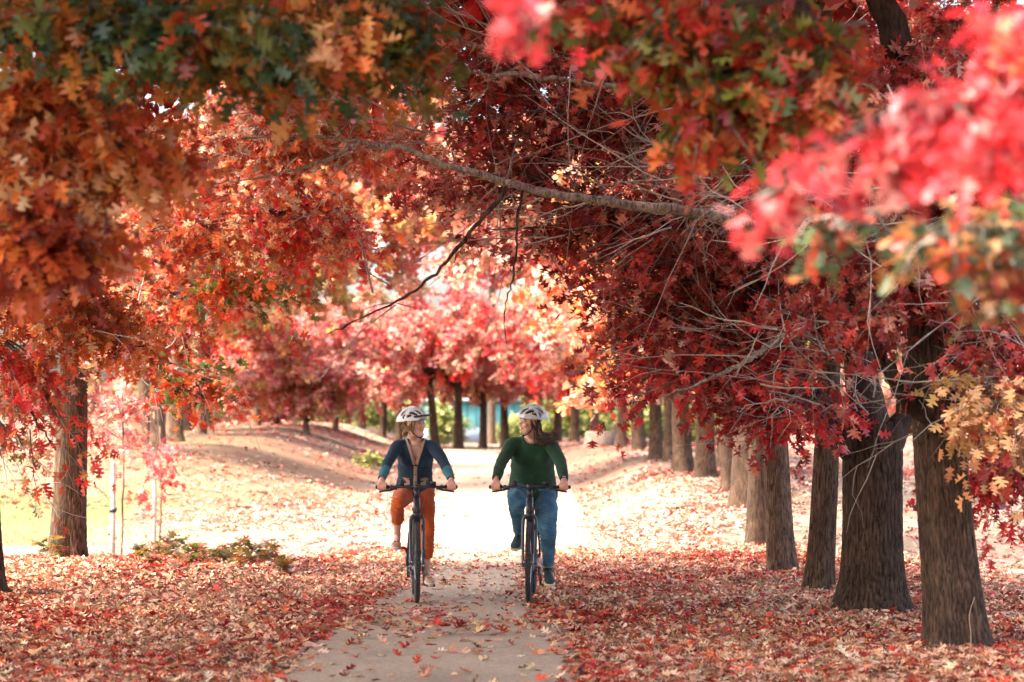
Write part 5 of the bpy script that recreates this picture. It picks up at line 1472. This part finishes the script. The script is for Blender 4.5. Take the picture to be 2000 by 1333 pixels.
def person(cfg):
    root = empty('person', cfg['loc'], cfg['rz'])
    tag(root, cfg['label'], 'person', 'riders side by side')
    sp = cfg['spine']; J = cfg['J']; k = cfg['fat']
    RT_, off = rotm(R(cfg['yaw']), R(cfg['pitch']), R(cfg['roll'])), np.array(cfg['head'])
    T = lambda V: np.asarray(V, float) @ RT_.T + off
    Ti = lambda V: (np.asarray(V, float) - off) @ RT_
    skin = np.array(cfg['skin'])
    def torso(mb, g, upto=99, frm=0):
        P_ = np.array([s[:3] for s in sp]); a = np.array([s[3] for s in sp]); bb = np.array([s[4] for s in sp])
        n = len(sp) * 4
        p = catmull(P_, n); aa = np.interp(np.linspace(0, 1, n), np.linspace(0, 1, len(sp)), a) + g; bb = np.interp(np.linspace(0, 1, n), np.linspace(0, 1, len(sp)), bb) + g
        mb.tube(p, aa, 28, ref=(1, 0, 0), flat=bb / aa)
        for s_ in (-1, 1):
            q = cfg['bust']; mb.ell((s_ * q[0], q[1] - g, q[2]), (q[3] + g, q[4] + g * .5, q[5] + g), 16, 12)
    def arm(mb, s_, g, end=1.0, n=22):
        S, E, W = [np.array(J[q]) * np.array([s_, 1, 1]) + np.array([cfg['armx'] if False else 0, 0, 0]) for q in ('sh', 'el', 'wr')]
        p = catmull([S + [-.05 * s_, .02, .0], S, (S + E) / 2 + [s_ * .006, 0, 0], E, (E + W) / 2, W], n)
        r = np.interp(np.linspace(0, 1, n), [0, .2, .4, .6, .8, 1], np.array([.058, .056, .046, .040, .036, .026]) * k)
        m_ = max(3, int(n * end))
        mb.tube(p[:m_], (r + g)[:m_], 16)
        return p, r
    def hand(mb, s_):
        xg = s_ * cfg['grip']; yg = .199 + (abs(xg) - .25) * .14
        W = np.array(J['wr']) * np.array([s_, 1, 1])
        c = [W, (W + [xg, yg + .03, 1.055]) / 2 + [0, 0, .006], np.array([xg, yg + .028, 1.054]), np.array([xg, yg - .004, 1.047])]
        mb.tube(catmull(c, 9), np.interp(np.linspace(0, 1, 9), [0, .35, .7, 1], [.025, .030, .041, .040]), 14, ref=(1, 0, 0), flat=np.interp(np.linspace(0, 1, 9), [0, .35, 1], [.9, .62, .36]))
        for q, (fx, ln) in enumerate(((-.033, .85), (-.011, 1.0), (.0115, 1.0), (.0335, .92))):
            fx = fx * -s_
            x = xg + fx; R_ = .0285
            an = np.linspace(R(70), R(70 + 215 * ln), 9)
            pts = [(x, yg + math.cos(a) * R_ , 1.02 + math.sin(a) * R_ * 1.05) for a in an]
            mb.tube(pts, np.linspace(.0098, .0075, 9), 10)
            mb.ell(pts[1], (.0108, .0108, .0108), 10, 8)
        xi = xg - s_ * .047
        mb.tube(catmull([(xg - s_ * .03, yg + .03, 1.045), (xi, yg + .018, 1.035), (xi - s_ * .004, yg - .006, .998), (xi + s_ * .003, yg - .022, .992)], 8), np.linspace(.0135, .0085, 8), 10)
    def leg(mb, q, g, rr, end=None):
        H, Kn, An = [np.array(J[q + '_' + w]) for w in ('hip', 'kn', 'an')]
        p = catmull([H + [0, .03, .02], H, (H + Kn) / 2 + [0, 0, .01], Kn, (Kn * .6 + An * .4) + [0, .018, .0], An], 30)
        r = np.interp(np.linspace(0, 1, 30), [0, .2, .4, .6, .8, 1], rr)
        r = r + (g if np.ndim(g) == 0 else np.interp(np.linspace(0, 1, 30), np.linspace(0, 1, len(g)), g))
        e = 30 if end is None else end
        mb.tube(p[:e], r[:e], 18)
        return p, r
    # --- body: one continuous surface
    mb = MB()
    torso(mb, -.010)
    nk = np.array(sp[-1][:3])
    mb.tube(catmull([nk + [0, .01, -.06], nk + [0, 0, .0], off + RT_ @ np.array([0, .028, -.085]), off + RT_ @ np.array([0, .03, -.02])], 10), np.array([.075, .068, .060, .055, .052, .051, .051, .051, .051, .05]) * cfg['neck'], 16)
    head_into(mb, T)
    for s_ in (-1, 1):
        arm(mb, s_, -.006); hand(mb, s_)
    for q in 'lr':
        leg(mb, q, -.008, cfg['legr'])
        heel, toe = np.array(J[q + '_heel']), np.array(J[q + '_toe'])
        A = np.array(J[q + '_an'])
        d = unit(toe - heel); L = np.linalg.norm(toe - heel)
        mb.tube(catmull([A + [0, 0, .03], A - [0, 0, .025], heel + d * L * .42 + [0, 0, .042], heel + d * L * .7 + [0, 0, .026], heel + d * L * .93 + [0, 0, .018]], 12), np.interp(np.linspace(0, 1, 12), [0, .3, .6, .85, 1], [.034, .034, .032, .034, .02]) * cfg.get('footw', 1), 14, flat=np.interp(np.linspace(0, 1, 12), [0, .3, 1], [1.05, 1.0, .55]), ref=(1, 0, 0))
        mb.ell(heel + d * .04 + [0, 0, .04], (.027, .032, .036), 14, 10)
    V, Fs, nr = fuse(mb, .0073, 2)
    C = np.repeat(skin[None, :], len(V), 0) * (.93 + .14 * vnoise(V[:, 0] * 25, V[:, 2] * 25 + V[:, 1] * 9, 5))[:, None]
    Lc = Ti(V)
    hd = (Lc[:, 2] > -.125) & (np.linalg.norm(Lc[:, :2], axis=1) < .14)
    Ch = head_colour(Lc[hd], skin, cfg['brow'], cfg['lip'], C[hd].copy())
    hairline = (Lc[hd][:, 1] > .0 + .25 * (Lc[hd][:, 2])) & (Lc[hd][:, 2] > -.05) & (np.abs(Lc[hd][:, 0]) < .079) & ~((np.abs(Lc[hd][:, 0]) > .069) & (Lc[hd][:, 1] < .03))
    Ch[hairline] = np.array(cfg['hair'])
    C[hd] = Ch
    wristz = (V[:, 1] < .24) & (V[:, 2] > .95) & (V[:, 2] < 1.1)
    C[wristz] *= np.array([1.03, .92, .9])
    add('body', mesh_np('body', V, Fs, M_SKIN, C), root)
    # --- trousers
    mb = MB()
    hz = cfg['pelvis']
    mb.tube(catmull(hz['p'], 10), np.interp(np.linspace(0, 1, 10), np.linspace(0, 1, len(hz['a'])), hz['a']), 26, ref=(1, 0, 0), flat=hz['f'])
    for q in 'lr':
        leg(mb, q, cfg['trg'], cfg['legr'], cfg['hem'][q])
    V, Fs, nr = fuse(mb, .0098, 4)
    V = folds(V, nr, cfg['fold_leg'], 11, .8)
    H_ = {q: np.array(J[q + '_kn']) for q in 'lr'}
    for q in 'lr':                                             # creases behind and across the knee
        dk = np.linalg.norm(V - H_[q], axis=1)
        V = V + nr * (.0055 * np.exp(-(dk / .12) ** 2) * np.sin((V[:, 2] + .25 * V[:, 0]) * 210 + 2 * vnoise(V[:, 0] * 30, V[:, 2] * 20, 9)))[:, None]
    tr = add('trousers', mesh_np('trousers', V, Fs, cfg['m_leg']), root)
    if cfg.get('cuffs'):
        for q in 'lr':
            m2 = MB(); p, r = leg(MB(), q, cfg['trg'], cfg['legr'])
            e = cfg['hem'][q] - 1
            m2.tube(p[e - 1:e + 1], r[e - 1:e + 1] + .003, 18, caps=False); m2.build('hem', cfg['m_leg'], tr)
    # --- top
    mb = MB()
    torso(mb, cfg['topg'])
    for s_ in (-1, 1): arm(mb, s_, .008, cfg['sleeve'])
    V, Fs, nr = fuse(mb, .0085, 5)
    V = folds(V, nr, .011, 21, .7)
    V, Fs, used = drop_faces(V, Fs, cfg['neckcut'])
    nr = nr[used]
    top = add(cfg['topname'], mesh_np(cfg['topname'], V, Fs, cfg['m_top']), root)
    s_mod = top.modifiers.new('thick', 'SOLIDIFY'); s_mod.thickness = .004; s_mod.offset = 1
    bvh = BVHTree.FromPolygons([tuple(v) for v in V], [tuple(int(i) for i in q) for f in Fs for q in f])
    def front(x, z, out=.004):
        h = bvh.ray_cast(Vector((x, -.5, z)), Vector((0, 1, 0)), 2.0)
        if h[0] is None: return None
        return np.array(h[0]) + np.array([0, -out, 0])
    return dict(root=root, T=T, arm=arm, front=front, top=top, torso=torso, bvh=bvh)

def strand(mb, pts, r, n=14, flat=.6):
    p = catmull(pts, n)
    mb.tube(p, r * np.interp(np.linspace(0, 1, n), [0, .15, .7, 1], [.7, 1, .8, .15]), 6, flat=flat)

# ================= woman in the blue cardigan
A = dict(loc=(XA, DR, ZA), rz=R(3.6), label='woman in navy cardigan and rust trousers riding, white helmet with dark peak, looking sideways',
         yaw=56, pitch=-4, roll=-3, head=(-.012, .555, 1.582), skin=(.70, .43, .32), hair=(.27, .165, .085), brow=(.20, .12, .07), lip=(.50, .16, .13), fat=.90, neck=.80,
         spine=[(0, .88, .93, .165, .125), (0, .86, 1.02, .158, .118), (0, .82, 1.12, .142, .105), (0, .765, 1.24, .150, .112), (0, .715, 1.33, .158, .105), (0, .68, 1.395, .148, .082), (0, .66, 1.432, .092, .062), (0, .645, 1.455, .058, .052)],
         bust=(.068, .705, 1.255, .062, .062, .058), armx=0, grip=.312,
         J=dict(sh=(.160, .655, 1.378), el=(.262, .465, 1.215), wr=(.312, .285, 1.092),
                l_hip=(-.085, .85, .945), l_kn=(-.165, .435, .855), l_an=(-.165, .70, .575), l_heel=(-.163, .72, .495), l_toe=(-.185, .49, .452),
                r_hip=(.085, .85, .945), r_kn=(.108, .585, .60), r_an=(.105, .70, .245), r_heel=(.105, .715, .165), r_toe=(.135, .49, .128)),
         legr=(.090, .095, .083, .060, .049, .036), trg=(.004, .004, .004, .006, .011, .015), hem=dict(l=26, r=27), fold_leg=.014,
         pelvis=dict(p=[(0, .88, 1.03), (0, .88, .98), (0, .86, .92), (0, .85, .88)], a=[.160, .175, .168, .13], f=.78),
         topg=.012, sleeve=.80, topname='cardigan', m_top=knit_mat('navy_knit', (.020, .050, .085)), m_leg=knit_mat('rust_twill', (.52, .105, .028), 300, .2, .25))
def cutA(c):
    w = .068 * np.clip((c[:, 2] - 1.225) / .25, 0, 1.3)
    return (c[:, 1] < .72) & (np.abs(c[:, 0]) < w) & (c[:, 2] > 1.22) | (c[:, 2] > 1.452) & (np.abs(c[:, 0]) < .085)
A['neckcut'] = cutA
a = person(A)
root = a['root']; T = a['T']
M_BEIGE = knit_mat('beige_knit_trim', (.50, .34, .25), 260, .15)
M_TEALK = knit_mat('teal_knit', (.055, .20, .235), 240, .2)
def band(name, pts, w, mat, parent, th=.004):
    p = np.array(pts); m = MB(); m.tube(p, w, 10, ref=(1, 0, 0), flat=th / w); return m.build(name, mat, parent)
for s_ in (-1, 1):
    pts = []
    for z in np.linspace(1.47, 1.215, 14):
        x = s_ * (.074 * max(0, (z - 1.215) / .25) + .004)
        q = a['front'](x + s_ * .010, z)
        if q is not None and q[1] < .78: pts.append(q)
    band('neckband', [q - np.array([s_ * .006, .002, 0]) for q in pts], .0165, M_BEIGE, a['top'], .006)
pts = [a['front'](0, z) for z in np.linspace(1.225, .965, 14)]
pl = band('placket', [q for q in pts if q is not None], .017, M_BEIGE, a['top'])
for z in (1.205, 1.125, 1.05):
    q = a['front'](.002, z, .010)
    if q is not None:
        m = MB(); m.ell(q, (.0075, .003, .0075), 10, 6); m.build('button', plain('dark_button', (.05, .025, .02), .35) if 'dark_button' not in bpy.data.materials else bpy.data.materials['dark_button'], pl)
for s_ in (-1, 1):                                               # patch pockets
    xs = np.linspace(.050, .122, 7) * s_; zs = np.linspace(1.0, 1.085, 6)
    g_ = [[a['front'](x, z + (.014 * (abs(x) - .05) / .07 if z > 1.08 else 0), .005) for x in xs] for z in zs]
    if all(q is not None for r_ in g_ for q in r_):
        Vq = np.array(g_).reshape(-1, 3); Vb = Vq + [0, .006, 0]
        Q = [[r_ * 7 + c, r_ * 7 + c + 1, (r_ + 1) * 7 + c + 1, (r_ + 1) * 7 + c] for r_ in range(5) for c in range(6)]
        n_ = 42; bd = [(c, c + 1) for c in range(6)] + [(35 + c + 1, 35 + c) for c in range(6)] + [(r_ * 7 + 7, r_ * 7) for r_ in range(5)] + [(r_ * 7 + 6, r_ * 7 + 13) for r_ in range(5)]
        Q += [[p_, q_, q_ + n_, p_ + n_] for p_, q_ in bd]
        add('pocket', mesh_np('pocket', np.concatenate([Vq, Vb]), np.array(Q), M_BEIGE), a['top'])
for s_ in (-1, 1):
    p, r = a['arm'](MB(), s_, 0)
    m = MB(); m.tube(p[15:22], r[15:22] + np.array([.009, .0145, .015, .014, .013, .0125, .012]), 18, caps=False); o = m.build('cuff', M_TEALK, a['top'])
m = MB(); m.tube([(0, .885, .955), (0, .88, .97), (0, .875, 1.0), (0, .868, 1.02)], [.178, .184, .184, .178], 32, ref=(1, 0, 0), flat=.78, caps=False)
m.build('hem', M_TEALK, a['top'])
helmet(root, T, M_HELM, True, 1)
M_HAIRA = plain('dark_blond_hair', (.30, .185, .095), .5, noise=.35, nscale=60)
hr = np.random.default_rng(3)
m = MB()
for k in range(46):                                              # swept back to a low knot, loose lengths at the temples
    s_ = -1 if k % 2 else 1
    z0 = hr.uniform(-.02, .03); y0 = hr.uniform(-.045, .06)
    p = np.array([(s_ * .074, y0, z0), (s_ * .080, y0 + .03, z0 - .03), (s_ * .062, .085, -.055 + hr.normal(0, .008)), (s_ * .02, .108, -.075 + hr.normal(0, .012))]) + hr.normal(0, .003, (4, 3))
    strand(m, p, .0075)
for k in range(10):
    s_ = -1 if k % 2 else 1
    p = np.array([(s_ * .070, -.050, .030), (s_ * .076, -.050, -.01), (s_ * .074, -.036, -.05), (s_ * .066, -.010, -.085)]) + hr.normal(0, .004, (4, 3))
    strand(m, p, .0045)
m.ell((0, .112, -.078), (.034, .026, .03))
V, F = m.arrays(); add('hair', mesh_np('hair', T(V), F, M_HAIRA), root)
M_TANS = plain('tan_leather', (.50, .27, .16), .5, noise=.15, nscale=40); M_SOLEA = plain('pale_sole', (.55, .48, .42), .7)
for q in 'lr':
    o, (h_, d_, sd_, u_, L_) = shoe(root, 'shoe', A['J'][q + '_heel'], A['J'][q + '_toe'], 1.0, [.045, .055, .040, .036, .040, .034, .022], M_TANS, M_SOLEA)
    m = MB()
    c = h_ + d_ * L_ * .72 + u_ * .056
    for s_ in (-1, 1):
        m.tube([c, c + sd_ * s_ * .014 + d_ * .008 + u_ * .004, c + sd_ * s_ * .024 - d_ * .004]
               , [.004, .005, .003], 6)
    m.tube([c - sd_ * .03 - u_ * .01, c, c + sd_ * .03 - u_ * .01], .0035, 6)
    m.build('bow', M_TANS, o)

# ================= woman in the green sweater
B = dict(loc=(XB, DR, ZB), rz=R(-2.6), label='woman in dark green sweater and blue jeans riding, pale ventilated helmet, long dark hair blowing',
         yaw=-60, pitch=-3, roll=5, head=(-.012, .560, 1.602), skin=(.68, .41, .30), hair=(.055, .032, .02), brow=(.06, .035, .02), lip=(.52, .15, .13), fat=1.07, neck=.92,
         spine=[(0, .88, .94, .215, .165), (0, .865, 1.03, .205, .160), (0, .825, 1.13, .185, .148), (0, .775, 1.25, .182, .142), (0, .725, 1.34, .182, .125), (0, .69, 1.405, .165, .092), (0, .67, 1.447, .105, .068), (0, .655, 1.475, .064, .056)],
         bust=(.080, .690, 1.275, .078, .075, .070), armx=0, grip=.305,
         J=dict(sh=(.176, .655, 1.392), el=(.272, .465, 1.222), wr=(.305, .285, 1.092),
                l_hip=(-.105, .85, .955), l_kn=(-.128, .430, .872), l_an=(-.120, .70, .58), l_heel=(-.120, .735, .495), l_toe=(-.148, .475, .438),
                r_hip=(.105, .85, .955), r_kn=(.150, .575, .61), r_an=(.152, .695, .255), r_heel=(.148, .73, .165), r_toe=(.172, .47, .118)),
         legr=(.108, .115, .104, .080, .064, .040), trg=.004, hem=dict(l=29, r=29), fold_leg=.013,
         pelvis=dict(p=[(0, .88, 1.06), (0, .88, 1.0), (0, .86, .94), (0, .85, .89)], a=[.20, .222, .215, .17], f=.80),
         topg=.014, sleeve=.985, topname='sweater', m_top=knit_mat('bottle_green_knit', (.022, .072, .036), 210, .35), cuffs=True)
def denim():
    m, nt, out = new_mat('washed_denim')
    tc = N(nt, 'ShaderNodeTexCoord'); b = N(nt, 'ShaderNodeBsdfPrincipled'); b.inputs['Roughness'].default_value = .85; b.inputs['Specular IOR Level'].default_value = .2
    t = N(nt, 'ShaderNodeTexNoise'); t.inputs['Scale'].default_value = 8; t.inputs['Detail'].default_value = 6
    w = N(nt, 'ShaderNodeTexNoise'); w.inputs['Scale'].default_value = 420; w.inputs['Detail'].default_value = 2
    for q in (t, w): nt.links.new(tc.outputs['Object'], q.inputs['Vector'])
    r = ramp(nt, [(.3, (.040, .105, .17)), (.55, (.075, .185, .27)), (.75, (.15, .30, .38))]); nt.links.new(t.outputs['Fac'], r.inputs['Fac'])
    r2 = ramp(nt, [(.3, (.75, .75, .75)), (.7, (1.2, 1.2, 1.2))]); nt.links.new(w.outputs['Fac'], r2.inputs['Fac'])
    mx = N(nt, 'ShaderNodeMix', data_type='RGBA', blend_type='MULTIPLY'); mx.inputs[0].default_value = 1.0
    nt.links.new(r.outputs['Color'], mx.inputs[6]); nt.links.new(r2.outputs['Color'], mx.inputs[7]); nt.links.new(mx.outputs[2], b.inputs['Base Color'])
    bp = N(nt, 'ShaderNodeBump'); bp.inputs['Strength'].default_value = .3; bp.inputs['Distance'].default_value = .003
    nt.links.new(w.outputs['Fac'], bp.inputs['Height']); nt.links.new(bp.outputs['Normal'], b.inputs['Normal'])
    nt.links.new(b.outputs[0], out.inputs['Surface']); return m
B['m_leg'] = denim()
def cutB(c):
    return (((c[:, 0] / .084) ** 2 + ((c[:, 2] - 1.512) / .112) ** 2) < 1) & (c[:, 1] < .70) | (c[:, 2] > 1.470) & (np.abs(c[:, 0]) < .09)
B['neckcut'] = cutB
p_ = person(B)
root = p_['root']; T = p_['T']
pts = []
for an in np.linspace(R(200), R(340), 20):
    q = p_['front'](math.cos(an) * .090, 1.512 + math.sin(an) * .118)
    if q is not None and q[1] < .78: pts.append(q)
if len(pts) > 4: band('neckband', pts, .008, B['m_top'], p_['top'], .006)
for s_ in (-1, 1):
    p, r = p_['arm'](MB(), s_, 0)
    m = MB(); m.tube(p[17:22], r[17:22] + .0125, 18, caps=False); m.build('cuff', B['m_top'], p_['top'])
m = MB(); m.tube([(0, .885, .895), (0, .88, .91), (0, .875, .96), (0, .868, 1.0)], [.222, .234, .236, .226], 34, ref=(1, 0, 0), flat=.80, caps=False)
m.build('hem', B['m_top'], p_['top'])
helmet(root, T, M_HELM2, False, 2)
M_HAIRB = plain('dark_brown_hair', (.075, .042, .026), .45, noise=.4, nscale=50)
m = MB()
Ti0 = np.array(B['head'])
for k in range(70):                                              # blown out behind, to the side away from the face
    st = np.array([hr.uniform(.02, .085), .50 + hr.uniform(-.02, .12), 1.555 + hr.uniform(-.05, .02)])
    ln = hr.uniform(.05, .16); up = hr.normal(-.045, .02)
    e = st + np.array([ln, hr.uniform(-.05, .12), -.05 + up])
    mid = (st + e) / 2 + np.array([-.02, 0, -.035 + hr.normal(0, .012)])
    e2 = e + np.array([.03, 0, hr.normal(.0, .02)])
    strand(m, [st, mid, e, e2], hr.uniform(.003, .007))
V, F = m.arrays()
m2 = MB()
for k in range(34):                                              # close to the head
    s_ = -1 if k % 2 else 1
    z0 = hr.uniform(-.01, .03); y0 = hr.uniform(-.040, .07)
    pp = np.array([(s_ * .074, y0, z0), (s_ * .084, y0 + .02, z0 - .04), (s_ * .078, y0 * .5 + .055, -.085 + hr.normal(0, .01)), (s_ * .045, .10, -.10 + hr.normal(0, .015))]) + hr.normal(0, .004, (4, 3))
    strand(m2, pp, .008)
V2, F2 = m2.arrays()
hb_ = MB(); hb_.put(V, F[0], F[1]); hb_.put(T(V2), F2[0], F2[1]); hb_.build('hair', M_HAIRB, root)
M_GRNS = plain('dark_green_canvas', (.018, .045, .036), .7, noise=.3, nscale=60); M_SOLEB = plain('cream_sole', (.62, .54, .38), .7); M_LACE = plain('lace', (.04, .09, .075), .8)
for q in 'lr':
    o, (h_, d_, sd_, u_, L_) = shoe(root, 'shoe', B['J'][q + '_heel'], B['J'][q + '_toe'], 1.08, [.075, .090, .088, .070, .052, .044, .026], M_GRNS, M_SOLEB)
    m = MB()
    for k in range(4):
        f = .42 + k * .075; hh = .092 - k * .012
        c = h_ + d_ * L_ * f + u_ * (hh + .004)
        m.tube([c - sd_ * .022 - u_ * .006, c + u_ * .003, c + sd_ * .022 - u_ * .006], .003, 5)
    m.build('laces', M_LACE, o)
    heel, d, sd, u, L, t_, hw_, h2 = shoe_np(B['J'][q + '_heel'], B['J'][q + '_toe'], 1.08, [.1] * 7)
    A_ = np.array(B['J'][q + '_an'])
    m = MB(); m.tube([A_ + [0, 0, .02], A_ - [0, 0, .035], A_ - [0, .012, .06]], [.040, .039, .042], 16); m.build('sock', M_GRNS, o)
# wristwatch on the rider's left arm
p, r = p_['arm'](MB(), 1, 0)
m = MB(); m.tube(p[20:22] + (p[21] - p[20]) * .8, r[20:22] + .007, 18, caps=False); w_ = m.build('watch', M_STRAP, root)
m = MB(); m.ell(p[21] + (p[21] - p[20]) * .4 + np.array([0, -.02, .026]), (.016, .012, .008), 12, 8); m.build('watch_face', M_SILVER, w_)
